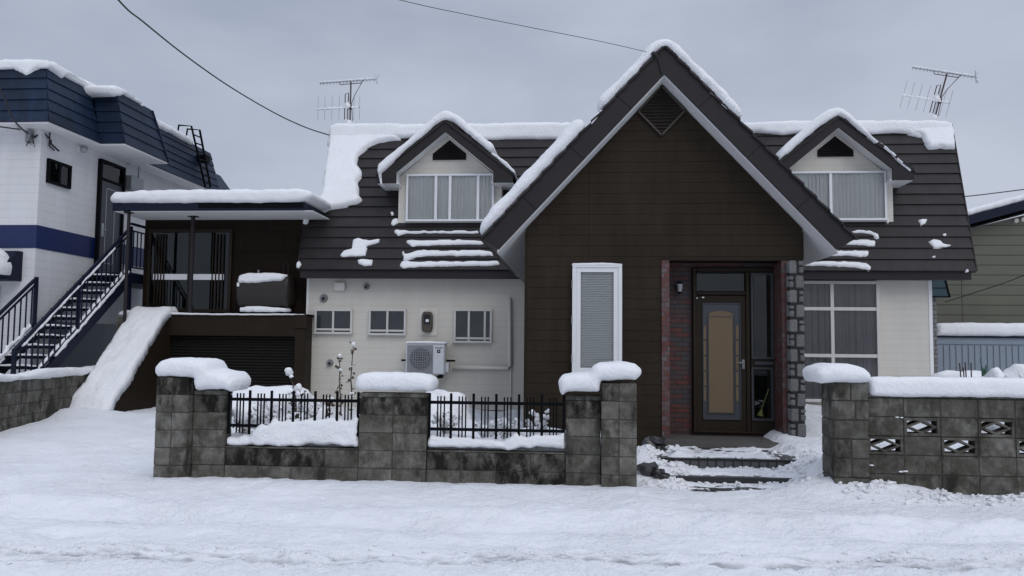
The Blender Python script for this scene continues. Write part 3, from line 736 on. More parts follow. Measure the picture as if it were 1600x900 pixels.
m = MB(); a, b = P(1201, 608, YF-.05), P(1190, 640, YF-.05); m.tube([a, b], .008, 6); m.tube([b, b+Vector((-.02,0,-.09))], [.015, .05], 8)
solo('hand_brush', m, 'yellow_brush', 'yellow green brush standing in the side pane beside the front door', 'brush')
m = MB(); q = P(1088.5, 466, YL); m.blob(q+Vector((0,-.03,0)), .012); m.blob(q+Vector((.09,-.03,.01)), .012, (1.8,1,1)); add_mesh('door_bell', m, 'screen_white', door)
# entrance lamp
lp = P(1062, 448, YD-.1); lr = root('wall_lantern', lp, 'small dark glass lantern on the brick wall left of the front door', 'lantern')
m = MB(); m.tube([lp+Vector((0,.1,.0)), lp+Vector((0,.05,.03)), lp+Vector((0,0,.07))], .012, 8); m.disc(lp+Vector((0,.1,0)), .045, .045, (0,-.02,0), 16); m.disc(lp+Vector((0,0,.04)), .05, .02, (0,0,.035), 12); m.disc(lp+Vector((0,0,-.1)), .02, .035, (0,0,.025), 12)
add_mesh('bracket', m, 'black_metal', lr)
m = MB(); m.disc(lp+Vector((0,0,-.075)), .032, .046, (0,0,.115), 12); add_mesh('lamp_glass', m, 'lamp_glass', lr)
# tall casement window
r = rect((894.5, 413), (971.5, 588), YG)
cw = window(house, r, YG, 'window', (), (), fw=.055, d=.09, backing='dark_room', gl='glass', bk=.001)
cw['label'] = 'tall white casement window with lowered blind'
m = MB(); ringbox(m, (r[0]+.055, r[1]-.055, r[2]+.055, r[3]-.055), YG-.03, .065, .045); add_mesh('sash', m, 'white_frame', cw)
m = MB(); n = 56
for i in range(n):
    z = r[2]+.12+(r[3]-r[2]-.24)*i/n; hgt = (r[3]-r[2]-.24)/n
    m.add([(r[0]+.11, YG-.022, z), (r[1]-.11, YG-.022, z), (r[1]-.11, YG-.008, z+hgt*.86), (r[0]+.11, YG-.008, z+hgt*.86)], [(0,1,2,3)])
add_mesh('blind', m, 'blind', cw)
m = MB(); 
for z in (r[3]-.3, (r[2]+r[3])/2, r[2]+.25): m.cham(r[0]-.012, r[0]+.006, YG-.1, YG-.06, z-.06, z+.06, .003)
add_mesh('hinge', m, 'grey_metal', cw)
snow_front([(893, 415), (894, 411), (932, 410), (969, 411.5), (972, 415)], YG-.09, .1, 'thin line of snow on top of the tall white casement window', T=.02, s=.012, jit=.003, amp=.002)

# small windows of the ground floor
for (a, b, ml, rl) in (((493, 483), (551, 522), (521.5,), ()), ((577.3, 483), (634.7, 524), (606,), ()), ((709.8, 483), (768.7, 536), (733, 758), ())):
    r = rect(a, b, YW); w = window(house, r, YW, 'window', [P(q, 500, YW).x for q in ml], (r[2]+.1,), backing='room_grey', gl='glass', bk=.012, sashw=.022, mat_f='frame_cream')
r = rect((1222, 439.5), (1374.5, 628), YW)
w = window(house, r, YW, 'window', [P(1299, 520, YW).x], [P(1330, 483, YW).z, P(1330, 556, YW).z], fw=.06, d=.11, backing='curtain_mauve', gl='glass', folds=40, sashw=.035, bk=.03, mat_f='frame_cream')
w['label'] = 'large ground floor window with white mullions and mauve curtains'
# vents and pipework
def hood(px, py, rad):
    c = P(px, py, YW); m = MB(); m.disc(c+Vector((0,.0,0)), rad, rad*.92, (0,-.03,0), 20); m.disc(c+Vector((0,-.03,0)), rad*.85, rad*.6, (0,-.05,0), 16)
    o = add_mesh('vent_hood', m, 'grey_metal', house, smooth=False)
    m = MB(); m.disc(c+Vector((.01,-.082,-.01)), rad*.42, rad*.42, (0,-.004,0), 14); add_mesh('vent_mouth', m, 'dark_room', o)
for q in ((506, 466, .095), (572.4, 448, .075), (515.7, 567, .08)): hood(*q)
r = rect((524.3, 441.5), (540, 454.7), YW); m = MB().cham(r[0], r[1], YW-.09, YW, r[2]+.015, r[3], .01).box(r[0]+.02, r[1]-.02, YW-.07, YW-.01, r[2], r[2]+.02); add_mesh('vent_box', m, 'pipe_cream', house)
m = MB(); a, b, c = P(796, 466, YW-.05), P(797.5, 575, YW-.05), P(707, 574, YW-.05)
m.tube([a, b+Vector((0,0,.05)), b+Vector((-.05,0,0)), c], .042, 10); a2 = P(798.3, 575, YW-.03); m.tube([a2, a2-Vector((0,0,1.0))], .014, 6)
add_mesh('pipe_cover', m, 'pipe_cream', house, smooth=True)
t = P(486, 573, YW); m = MB().tube([t, t+Vector((0,-.08,0)), t+Vector((0,-.1,-.06))], .016, 8).tube([t+Vector((-.04,-.05,.06)), t+Vector((.04,-.05,.06))], .012, 6).tube([t+Vector((0,-.05,0)), t+Vector((0,-.05,.06))], .01, 6)
solo('water_tap', m, 'galvanised', 'small metal water tap low on the cream wall beside the garage', 'tap')
# electricity meter
r = rect((655.5, 482), (683.6, 524.6), YW); mt = root('electricity_meter', (0,YW,1), 'rounded dark electricity meter on a cream backing board of the ground floor wall', 'meter')
add_mesh('backing_board', MB().cham(r[0], r[1], YW-.02, YW, r[2], r[3], .004), 'pipe_cream', mt)
r = rect((660.4, 487), (677, 519.5), YW); mx_, mz = (r[0]+r[1])/2, (r[2]+r[3])/2; hw, hh = (r[1]-r[0])/2, (r[3]-r[2])/2
pl = [(mx_+hw*(abs(math.cos(t))**.45)*math.copysign(1, math.cos(t)), mz+hh*(abs(math.sin(t))**.6)*math.copysign(1, math.sin(t))) for t in np.linspace(0, 2*math.pi, 33)[:-1]]
add_mesh('meter_case', MB().prism(pl, YW-.13, YW-.02), 'meter_brown', mt, bevel=.02)
add_mesh('meter_glass', MB().box(mx_-hw*.55, mx_+hw*.55, YW-.136, YW-.13, mz-hh*.25, mz+hh*.7), 'dark_room', mt)
add_mesh('dial', MB().box(mx_-hw*.2, mx_+hw*.35, YW-.141, YW-.136, mz-.0, mz+hh*.25), 'screen_white', mt)
# air conditioner
r = rect((634.7, 535), (698, 585), YW-.4); ya = YW-.42; ac = root('air_conditioner', ((r[0]+r[1])/2, ya, r[2]), 'white outdoor air conditioner unit with round fan grille on the cream wall', 'air conditioner')
x0, x1, z0, z1 = r; xs_ = x1-.05
add_mesh('casing', MB().cham(x0, xs_, ya, ya+.3, z0, z1-.03, .015), 'ac_white', ac)
add_mesh('top_cover', MB().cham(x0-.012, xs_+.012, ya-.012, ya+.31, z1-.03, z1, .01), 'ac_white', ac)
fc = P(657, 560.5, ya); fr_ = .235
add_mesh('grille_panel', MB().cham(x0+.03, fc.x+fr_+.03, ya-.012, ya+.002, z0+.02, z1-.06, .006), 'grey_metal', ac)
m = MB().disc((fc.x, ya-.013, fc.z), fr_, fr_, (0,-.004,0), 32); add_mesh('fan_opening', m, 'dark_grille', ac)
m = MB()
for rr in (.06, .10, .14, .18, .225): m.tube([(fc.x+rr*math.cos(t), ya-.028, fc.z+rr*math.sin(t)) for t in np.linspace(0, 2*math.pi, 25)], .004, 4)
for k in range(-4, 5):
    h = math.sqrt(max(0, fr_**2-(k*.05)**2)); m.tube([(fc.x-h, ya-.026, fc.z+k*.05), (fc.x+h, ya-.026, fc.z+k*.05)], .0035, 4); m.tube([(fc.x+k*.05, ya-.026, fc.z-h), (fc.x+k*.05, ya-.026, fc.z+h)], .0035, 4)
add_mesh('grille', m, 'galvanised', ac)
add_mesh('service_panel', MB().cham(fc.x+fr_+.045, xs_-.015, ya-.008, ya+.002, z0+.02, z1-.06, .004), 'ac_white', ac)
def text(s, size, loc, mt_, parent, name='lettering'):
    cu = bpy.data.curves.new(name, 'FONT'); cu.body = s; cu.size = size; cu.extrude = .001; cu.align_x = 'CENTER'; cu.align_y = 'CENTER'
    to = bpy.data.objects.new('tmp', cu); COL.objects.link(to); dg = bpy.context.evaluated_depsgraph_get()
    me = bpy.data.meshes.new_from_object(to.evaluated_get(dg)); bpy.data.objects.remove(to)
    me.transform(Matrix.Translation(Vector(loc)-Vector(WL[parent.name])) @ Matrix.Rotation(R(90), 4, 'X')); me.materials.clear(); me.materials.append(MATS[mt_])
    o = bpy.data.objects.new(name, me); COL.objects.link(o); o.parent = parent; return o
lx = (fc.x+fr_+.045+xs_-.015)/2
text('SHARP', .055, (lx, ya-.011, z1-.115), 'navy_metal', ac)
em = add_mesh('emblem', MB().box(lx-.035, lx+.035, ya-.012, ya-.006, z1-.22, z1-.15), 'black_metal', ac)
add_mesh('emblem_mark', MB().box(lx-.006, lx+.006, ya-.015, ya-.011, z1-.2, z1-.17).box(lx-.014, lx+.014, ya-.0152, ya-.0112, z1-.189, z1-.181), 'screen_white', ac)
add_mesh('valve_cover', MB().cham(xs_, x1+.03, ya+.08, ya+.25, z0+.05, z0+.25, .01), 'ac_white', ac)
m = MB(); 
for a in ((x0-.12, x0-.02), (xs_+.02, x1+.16)): m.cham(a[0], a[1], ya+.1, ya+.14, z0+.27, z0+.31, .004)
m.box(x0+.05, x0+.09, ya+.02, YW, z0-.04, z0); m.box(xs_-.12, xs_-.08, ya+.02, YW, z0-.04, z0)
m.tube([(x1-.2, ya+.03, z0-.05), (x1-.08, ya+.03, z0-.04)], .035, 8)
add_mesh('mounting_bracket', m, 'black_metal', ac)
snow_front([(634, 537), (635, 533.5), (665, 532.5), (697, 534), (697.5, 537)], ya-.02, .3, 'thin snow on the lid of the white air conditioner unit', T=.02, s=.014, jit=.003, amp=.002)

# ---- porch and garage on the left
YP, YPF, YPB, YGF = 16.75, 16.85, 17.95, 17.35
px0, px1 = P(225, 400, YPB).x, P(474, 400, YPB).x
r0 = P(172, 318, YP); r1 = P(476, 322, YP); zr1 = P(320, 316.5, YP).z; zr0 = P(320, 328.5, YP).z
m = MB(); m.cham(r0.x+.05, P(476, 322, YP).x, YP, 19.2, zr0, zr1, .01); pr = add_mesh('porch_roof', m, 'navy_metal', house); pr['label'] = 'flat dark edged porch roof over the garage terrace'
m = MB(); m.box(r0.x+.09, xl+.4, YP+.05, YPB+.0, zr0-.02, zr0-.004)
add_mesh('soffit', m, 'soffit_white', pr)
m = MB().cham(P(310,320,YP).x, P(474,320,YP).x, YP-.012, YP, zr0+.045, zr1-.005, .004); add_mesh('gutter_strip', m, 'black_metal', pr)
zpl = P(350, 490, YGF).z
m = MB(); m.box(px0, xl-.02, YPB, 19.2, zpl, zr0-.02); add_mesh('porch_wall', m, 'brown_wall', house)
m = MB(); gx0, gx1 = P(262, 500, YGF).x, P(479, 500, YGF).x
m.cham(gx0-.1, gx1+.02, YGF-.02, YGF+.3, P(350,525,YGF).z, zpl-.03, .01); m.cham(gx0-.1, gx1+.03, YGF-.05, YPB, zpl-.05, zpl-.0, .008)
m.cham(P(462,500,YGF).x, gx1+.0, YGF-.04, YGF+.4, -.1, P(350,512,YGF).z, .01); m.box(P(462,500,YGF).x-.02, gx1+.03, YGF-.06, YGF+.3, P(350,512,YGF).z, zpl-.012)
m.box(gx0-.1, gx0+.0, YGF, YPB, -.1, zpl-.05)
gar = add_mesh('garage', m, 'brown_trim', house); gar['label'] = 'dark brown garage front under the terrace'
m = MB(); zs0, zs1 = .1, P(350,525,YGF).z; n = 26; sx0, sx1 = gx0, P(462,500,YGF).x
for i in range(n):
    a, b = zs0+(zs1-zs0)*i/n, zs0+(zs1-zs0)*(i+1)/n; c = a+(b-a)*.55
    m.add([(sx0, YGF+.16, a), (sx1, YGF+.16, a), (sx1, YGF+.115, c), (sx0, YGF+.115, c), (sx1, YGF+.16, b), (sx0, YGF+.16, b)], [(0,1,2,3),(3,2,4,5)], random.random())
m.box(sx0, sx1, YGF+.17, YGF+.2, zs0, zs1); add_mesh('roller_shutter', m, 'shutter', gar)
m = MB().cham(P(380,610,YGF).x, P(392,610,YGF).x, YGF+.09, YGF+.12, .62, .64, .003); add_mesh('shutter_handle', m, 'grey_metal', gar)
# sliding door
r = rect((234.5, 359), (361, 488), YPB); m = MB(); ringbox(m, r, YPB, .07, .07); xm = (r[0]+r[1])/2
m.cham(xm-.03, xm+.03, YPB-.06, YPB-.01, r[2]+.07, r[3]-.07, .004)
for k in (.10, .135, .17, .205, .78, .82, .86, .90): x = r[0]+(r[1]-r[0])*k; m.cham(x-.012, x+.012, YPB-.085, YPB-.06, r[2]+.05, r[3]-.1, .003)
sd_ = add_mesh('sliding_door', m, 'door_wood', house); sd_['label'] = 'dark glazed sliding door with barred side bays'
add_mesh('pane', MB().box(r[0]+.07, r[1]-.07, YPB-.035, YPB-.03, r[2]+.07, r[3]-.07), 'glass_dark', sd_)
add_mesh('room_shade', MB().box(r[0]+.07, r[1]-.07, YPB-.012, YPB-.004, r[2]+.07, r[3]-.07), 'dark_room', sd_)
q = rect((240, 428.5), (351, 437.5), YPB); m = MB().cham(q[0]+.02, xm-.04, YPB-.062, YPB-.04, q[2], q[3], .003).cham(xm+.04, q[1], YPB-.062, YPB-.04, q[2], q[3], .003); add_mesh('middle_rail', m, 'white_frame', sd_)
m = MB(); a = P(298, 450, YGF+.05); m.tube([(a.x, YGF+.05, zpl-.02), (a.x, YGF+.05, zr0)], .045, 10)
m.box(a.x-.1, a.x+.1, YGF-.02, YGF+.12, zr0-.04, zr0-.005); add_mesh('porch_post', m, 'brown_metal', house)
m = MB(); a = P(196, 450, YPF); m.tube([(a.x, YPF+.02, .2), (a.x, YPF+.02, zr0)], .035, 10); m.box(a.x-.08, a.x+.08, YPF-.05, YPF+.09, zr0-.04, zr0-.005); add_mesh('porch_post', m, 'brown_metal', house)
# terrace extends forward under the post

# oil tank
ta, tb = P(372, 456, 17.45), P(449, 456, 17.45); tz = (P(400, 428, 17.45).z+P(400, 480, 17.45).z)/2; trz = (P(400, 428, 17.45).z-P(400, 480, 17.45).z)/2
tk = root('oil_tank', ((ta.x+tb.x)/2, 17.6, zpl), 'brown oval heating oil tank lying on the garage terrace', 'oil tank')
pl = [(trz*1.0*math.copysign(abs(math.cos(t))**.7, math.cos(t)), trz*math.copysign(abs(math.sin(t))**.75, math.sin(t))) for t in np.linspace(0, 2*math.pi, 29)[:-1]]
m = MB(); n = len(pl); V_ = []; secs = [(-.02, .82), (0, .93), (.03, 1), (tb.x-ta.x-.0, 1), (tb.x-ta.x+.03, .93), (tb.x-ta.x+.06, .8)]
for dx_, k in secs: V_ += [(ta.x+dx_, 17.62+a*.8*k, tz+b*k) for a, b in pl]
m.add(V_, [(i*n+j, i*n+(j+1) % n, (i+1)*n+(j+1) % n, (i+1)*n+j) for i in range(len(secs)-1) for j in range(n)]+[tuple(range(n)), tuple(range((len(secs)-1)*n, len(secs)*n))])
add_mesh('tank_body', m, 'tank_brown', tk, smooth=False, bevel=.004)
m = MB()
for x in (ta.x+.15, tb.x-.15):
    for y in (17.5, 17.75): m.box(x-.02, x+.02, y-.02, y+.02, zpl-.01, tz-trz*.8)
m.box(ta.x+.05, tb.x-.02, 17.4, 17.8, zpl, zpl+.03)
add_mesh('tank_stand', m, 'black_metal', tk)
m = MB().tube([(ta.x+.38, 17.6, tz+trz-.02), (ta.x+.38, 17.6, tz+trz+.1)], .022, 8); add_mesh('filler_pipe', m, 'grey_metal', tk)
m = MB(); m.tube([(tb.x-.25, 17.85, tz+trz+.02), (tb.x-.25, 17.85, tz+trz+.25), (tb.x-.2, 17.85, tz+trz+.3), (tb.x-.14, 17.85, tz+trz+.25), (tb.x-.14, 17.85, tz+trz)], .01, 6); add_mesh('breather_pipe', m, 'brown_metal', tk)
m = MB().box(ta.x+.02, ta.x+.07, 17.62-trz*.8-.006, 17.62-trz*.8+.03, tz+.08, tz+.16); add_mesh('tag_plate', m, 'screen_white', tk)
snow_front([(371, 442), (372, 430), (385, 426), (430, 427), (447, 429), (440, 438), (400, 442)], 17.32, .5, 'snow lying along the top of the brown oil tank', T=.06, s=.025)
snow_front([(373, 487), (374, 480), (400, 478), (445, 481), (446, 487)], 17.3, .35, 'snow strip on the terrace edge below the oil tank', T=.04, s=.02)

# ================================================================== snow on the main house
snow_front([(171, 316.5), (170, 306), (176, 299), (230, 296.5), (320, 295.5), (430, 295), (465, 294), (484, 297), (490, 302), (487, 309), (478, 313), (465, 316), (400, 317.5), (250, 317)], YP-.04, 1.5, 'long thick snow layer on the flat porch roof', T=.1, s=.05, jit=.012, amp=.015)
def c4(x, y): return (x/2.5725+450, y/2.5714+90)
def c3(x, y): return (x/2.5+1160, y/2.5+80)
def ps(f, *xy): return [f(xy[i], xy[i+1]) for i in range(0, len(xy), 2)]
# top layers
snow_front([(512, 214), (514, 196), (521, 192.5), (600, 192), (700, 193), (800, 191), (905, 190), (903, 200), (896, 213), (880, 218), (800, 217), (760, 219), (640, 214), (590, 219), (560, 226), (510, 228)], YR-.18, 3.5, 'long snow layer along the top of the roof left of the street gable', T=.07, s=.05, jit=.012, amp=.014)
snow_front(ps(c3, 0, 278, 200, 270, 480, 268, 780, 268, 818, 276, 828, 300, 826, 340, 800, 350, 700, 345, 640, 325, 580, 318, 510, 325, 200, 320, 150, 328, 100, 320, 0, 318), YR-.18, 3.5, 'long snow layer along the top of the roof right of the street gable', T=.07, s=.05, jit=.012, amp=.014)
snow_on(ps(c4, 172, 285, 300, 300, 430, 315, 470, 332, 400, 338, 350, 352, 310, 378, 285, 405, 278, 428, 300, 465, 300, 480, 284, 500, 290, 560, 303, 578, 285, 592, 250, 600, 170, 615, 100, 648, 75, 678, 58, 668, 70, 625, 55, 600, 85, 590, 120, 575, 138, 550, 140, 500, 152, 420), RO, RN, XA, 'large snow sheet covering the left edge of the steep main roof', T=.13, s=.045, Rr=.09, jit=.015)
snow_on(ps(c3, 640, 320, 700, 342, 715, 375, 722, 388, 760, 385, 830, 388, 826, 330, 815, 285, 780, 290), RO, RN, XA, 'snow tongue hanging from the top right corner of the main roof', T=.14, s=.04, Rr=.1, jit=.015)
# strips on the courses
SG = 'snow strips on the lower roof courses'
for pts, lb in ((ps(c4, 424, 702, 430, 692, 500, 698, 600, 698, 766, 698, 768, 710, 600, 709, 480, 711, 440, 722), 'thin snow strip directly below the left dormer, topmost of four'),
    (ps(c4, 476, 745, 482, 733, 560, 735, 700, 733, 775, 738, 792, 756, 700, 755, 600, 757, 500, 764), 'second snow strip below the left dormer, ending at the gable eave'),
    (ps(c4, 458, 785, 464, 775, 470, 790, 540, 773, 640, 778, 760, 774, 815, 780, 828, 800, 700, 800, 560, 800, 500, 812, 465, 820), 'third snow strip below the left dormer with a forked left end'),
    (ps(c4, 450, 840, 456, 820, 520, 822, 600, 820, 740, 820, 840, 818, 856, 834, 800, 840, 650, 842, 520, 846, 460, 852), 'lowest and longest snow strip on the roof below the left dormer'),
    (ps(c3, 420, 705, 450, 700, 500, 704, 528, 715, 535, 735, 522, 740, 505, 722, 470, 714, 425, 712), 'curved snow strip right of the gable foot, topmost of four'),
    (ps(c3, 405, 752, 430, 738, 480, 738, 520, 742, 518, 765, 480, 766, 440, 760, 400, 760), 'short snow strip right of the gable foot, second from the top'),
    (ps(c3, 310, 800, 360, 782, 430, 780, 492, 782, 494, 800, 484, 808, 420, 803, 310, 806), 'snow strip right of the gable foot, third from the top'),
    (ps(c3, 200, 845, 240, 825, 330, 822, 440, 826, 490, 832, 504, 848, 498, 862, 440, 850, 340, 842, 240, 842), 'longest snow strip right of the gable foot, just above the eave')):
    snow_on(pts, RO, RN, XA, lb, T=.05, group=SG, s=.024, jit=.013, off=.01, name='snow_strip')
SG = 'small snow clumps left on the roof'
for pts, lb in ((ps(c4, 210, 795, 225, 778, 258, 768, 262, 735, 285, 727, 330, 738, 370, 730, 368, 745, 320, 762, 312, 800, 270, 804, 215, 804), 'ragged snow clump in the middle of the left lower roof'),
    (ps(c4, 278, 815, 300, 810, 342, 814, 338, 838, 310, 842, 284, 832), 'small square snow clump below the ragged clump on the left roof'),
    (ps(c4, 410, 622, 425, 620, 428, 636, 416, 640), 'tiny snow clump left of the left dormer foot'),
    (ps(c4, 414, 672, 420, 652, 443, 648, 445, 668, 425, 680), 'snow clump stuck at the lower left corner of the left dormer'),
    (ps(c4, 34, 828, 45, 818, 57, 832, 46, 850, 36, 846), 'tiny snow clump at the lower left corner of the main roof'),
    (ps(c3, 684, 662, 700, 657, 722, 658, 715, 675, 695, 686), 'snow clump on the right roof, upper of the two large ones'),
    (ps(c3, 724, 745, 745, 737, 770, 742, 785, 755, 820, 760, 800, 770, 770, 772, 745, 772), 'wide ragged snow clump on the right roof near the eave'),
    (ps(c3, 780, 716, 796, 714, 797, 726, 783, 727), 'tiny snow clump above the wide clump on the right roof'),
    (ps(c3, 736, 804, 752, 801, 754, 811, 738, 812), 'tiny snow clump below the wide clump on the right roof'),
    (ps(c3, 865, 856, 880, 852, 884, 862, 868, 864), 'tiny snow clump at the lower right corner of the main roof'),
    (ps(c3, 560, 658, 570, 656, 572, 674, 562, 676), 'tiny snow clump at the lower right corner of the right dormer')):
    snow_on(pts, RO, RN, XA, lb, T=.05, group=SG, s=.016, jit=.008, off=.012, name='snow_clump')
# dormer snow
def dsnow(pts, lb): snow_front(pts, YDB-.06, 1.5, lb, T=.07, s=.035, jit=.01, amp=.012)
dsnow(ps(c4, 362, 470, 357, 450, 360, 425, 385, 405, 450, 355, 530, 285, 590, 228, 625, 210, 650, 212, 690, 235, 740, 280, 790, 320, 822, 345, 830, 358, 812, 378, 760, 335, 700, 285, 660, 253, 632, 247, 600, 265, 540, 315, 470, 375, 400, 440, 372, 462, 376, 515, 368, 505), 'thick snow over the left dormer roof')
dsnow(ps(c4, 812, 376, 835, 385, 880, 420, 915, 455, 912, 468, 880, 442, 840, 404, 816, 385), 'thin snow tail at the right end of the left dormer roof')
dsnow(ps(c3, 137, 418, 160, 375, 200, 335, 280, 265, 330, 228, 370, 216, 400, 225, 450, 265, 500, 322, 540, 358, 520, 360, 460, 312, 410, 268, 378, 248, 350, 262, 280, 312, 200, 380, 150, 424), 'thick snow over the right dormer roof')
dsnow(ps(c3, 520, 345, 560, 368, 610, 412, 665, 462, 662, 470, 600, 420, 550, 375, 515, 352), 'thin snow tail at the right end of the right dormer roof')
# street gable snow
def cg(x, y): return (x/2.25+740, y/2.25+40)
snow_front(ps(cg, 24, 742, 20, 715, 24, 690, 60, 640, 120, 580, 200, 495, 280, 410, 325, 350, 350, 328, 385, 326, 396, 340, 390, 362, 350, 400, 265, 492, 200, 560, 120, 645, 60, 705), YB-.05, 5.2, 'thick snow along the lower left slope of the street gable', T=.09, s=.045, jit=.012, amp=.014)
snow_front(ps(cg, 395, 352, 420, 325, 450, 292, 456, 296, 428, 330, 400, 360), YB-.05, 3.0, 'thin snow line halfway up the left slope of the street gable', T=.03, s=.03, jit=.008, amp=.006)
snow_front(ps(cg, 440, 288, 434, 262, 455, 235, 530, 165, 590, 100, 615, 65, 645, 42, 680, 38, 705, 50, 740, 85, 800, 145, 880, 220, 940, 280, 953, 305, 938, 326, 900, 300, 850, 245, 780, 178, 715, 108, 672, 70, 648, 86, 615, 118, 560, 180, 500, 240, 455, 290), YB-.05, 5.5, 'thick snow saddle over the peak of the street gable', T=.09, s=.045, jit=.012, amp=.014)

# ================================================================== stone porch pillar
sp0, sp1 = P(1234, 550, YG-.15).x, P(1258, 550, YG-.15).x; zp0, zp1 = .18, P(1246, 409, YG-.15).z; YS0 = YG-.15
spil = root('stone_pillar', ((sp0+sp1)/2, YG, .1), 'porch pillar of rough grey stones with black joints right of the front door', 'pillar')
add_mesh('mortar_core', MB().box(sp0+.012, sp1-.012, YS0+.012, YS0+.23, zp0-.1, zp1), 'mortar_black', spil)
m = MB(); z = zp0; k = 0
while z < zp1-.1:
    h = .205; w = sp1-sp0; a = w*.62
    def st(xa, xb, za, zb_, ya_=YS0, yb_=YS0+.03): m.cham(xa, xb, ya_, yb_, za, zb_, .018, random.random(), .004)
    if k % 2 == 0:
        st(sp0, sp0+a-.012, z, z+h-.02); st(sp0+a+.006, sp1, z+.01, z+h*.5); st(sp0+a+.006, sp1, z+h*.56, z+h-.03)
    else:
        st(sp0+w-a+.012, sp1, z, z+h-.02); st(sp0, sp0+w-a-.006, z+.01, z+h*.5); st(sp0, sp0+w-a-.006, z+h*.56, z+h-.03)
    for q in range(2): st(sp0-.012, sp0+.02, z+.01+q*.0, z+h-.02, YS0+.04+q*.1, YS0+.12+q*.1)
    z += h; k += 1
add_mesh('stones', m, 'stone', spil)
# entrance steps
m = MB().box(SX0-.1, SX1+.1, STEP1, YG-.3, -.2, .225-.0); sps = root('entrance_steps', (1.8, 10.6, 0), 'tiled entrance steps half cleared of snow below the front door', 'steps')
add_mesh('tiled_step', m, 'step_tile', sps)
add_mesh('tread', MB().box(SX0-.12, SX1+.12, STEP1-.03, YG-.29, .2255, .2305), 'wet_stone', sps)
add_mesh('lower_step', MB().cham(SX0-.1, SX1-.05, STEP2, STEP1, -.2, .10, .01), 'wet_stone', sps)
add_mesh('lower_slab', MB().box(SX0-.05, SX1-.3, 9.42, STEP2, -.2, .005), 'wet_stone', sps)
# dark lumps added for a shaded snow hollow, then a stone block
for i, (px, py, Y, rr) in enumerate(((1012, 738, 9.95, .11), (1032, 742, 9.85, .07), (1022, 694, 11.3, .10))):
    q = P(px, py, Y); m = MB().blob(q, rr, (1.3, 1, .9), .9, 7, i+3)
    solo('rock', m, 'wet_stone', ['dark wet rock in the gap right of the gate pillar foot', 'smaller dark rock right of the wet rock beside the steps', 'dark stone block poking from snow at the brown wall corner'][i], 'rock')

# ================================================================== block walls
def blockrow(m, x0, x1, y0, y1, z0, z1, w=.4, j=.0035, tintv=None, start=None, damp=0):
    x = x0 if start is None else start
    while x < x1-.03:
        a, b = max(x, x0), min(x+w, x1)
        if b-a > .03: m.cham(a+j, b-j, y0, y1, z0+j, z1-j, .006, random.random()+(2 if random.random() < damp else 0), .0015)
        x += w
FX0 = P(245, 700, 9.3).x; FX1 = P(995, 700, 9.3).x; BW = (FX1-FX0)/14; YFc = 9.35
fw_ = root('block_wall', (FX0+2.8, YFc, 0), 'low grey concrete block wall with five stepped piers and iron railings, left of the entrance', 'wall')
def X_(k): return FX0+BW*k
m = MB(); core = MB()
def pier(k0, k1, rows, cap, y0, y1, w):
    for rI in range(rows): blockrow(m, X_(k0), X_(k1), y0, y1, rI*.2, rI*.2+.2, w, damp=.9 if rI == rows-1 else 0)
    core.box(X_(k0)+.01, X_(k1)-.01, y0+.008, y1-.008, -.15, rows*.2-.008)
    if cap: m.cham(X_(k0)+.003, X_(k1)-.003, y0-.004, y1+.004, rows*.2, rows*.2+cap, .008, random.random())
pier(0, 1, 6, 0, YFc-.12, YFc+.28, BW/2); pier(1, 2, 5, .05, YFc, YFc+.19, BW)
pier(6, 8, 5, .05, YFc, YFc+.19, BW); pier(12, 13, 5, .05, YFc, YFc+.19, BW); pier(13, 14, 6, 0, YFc-.1, YFc+.28, BW/2)
for k0 in (2, 8):
    for rI in range(2): blockrow(m, X_(k0), X_(k0+4), YFc+.012, YFc+.16, rI*.2, rI*.2+.2, BW, damp=(.12, .85)[rI])
    core.box(X_(k0), X_(k0+4), YFc+.02, YFc+.15, -.15, .395)
    m.cham(X_(k0)+.005, X_(k0+4)-.005, YFc+.008, YFc+.165, .4, .415, .004, .2)
add_mesh('blocks', m, 'block', fw_); add_mesh('mortar', core, 'mortar', fw_)
# caps of snow
snow_front([(241, 588), (240, 574), (247, 564), (262, 560), (300, 560), (318, 563), (326, 570), (327, 578), (338, 580), (355, 584), (366, 594), (366, 604), (358, 614), (351, 612), (348, 609), (302, 609), (299, 590)], YFc-.15, .42, 'tall stepped snow cap on the far left pier of the block wall', T=.1, s=.022, jit=.008, amp=.014)
snow_front([(556, 611), (553, 600), (557, 588), (566, 583), (600, 582), (650, 583), (670, 586), (678, 596), (676, 608), (671, 614), (664, 611)], YFc-.05, .3, 'rounded snow cap on the middle pier of the block wall', T=.09, s=.022, jit=.006, amp=.012)
snow_front([(878, 620), (873, 608), (872, 596), (878, 587), (900, 584), (922, 584), (927, 573), (938, 567), (970, 565), (992, 567), (1002, 577), (1002, 586), (996, 595), (940, 594), (938, 613), (886, 613)], YFc-.12, .4, 'two level snow cap on the pier beside the entrance steps', T=.1, s=.022, jit=.006, amp=.012)
snow_front([(352, 692), (353, 682), (370, 684), (384, 678), (392, 682), (398, 668), (408, 662), (416, 668), (424, 656), (440, 660), (452, 654), (465, 659), (480, 652), (497, 656), (510, 650), (535, 655), (559, 650), (560, 698), (500, 696), (352, 697)], YFc+.03, .2, 'deep snow heap on the low wall behind the left railing', T=.04, s=.022, jit=.014, amp=.022)
snow_front([(667, 696), (668, 681), (700, 682), (760, 686), (784, 689), (796, 682), (802, 676), (806, 673), (815, 680), (825, 684), (842, 677), (855, 682), (872, 680), (882, 672), (882, 701), (830, 699), (790, 703), (745, 700), (667, 699)], YFc+.03, .2, 'low ragged snow ridge on the wall under the right railing', T=.03, s=.022, jit=.012, amp=.014)
m = MB()
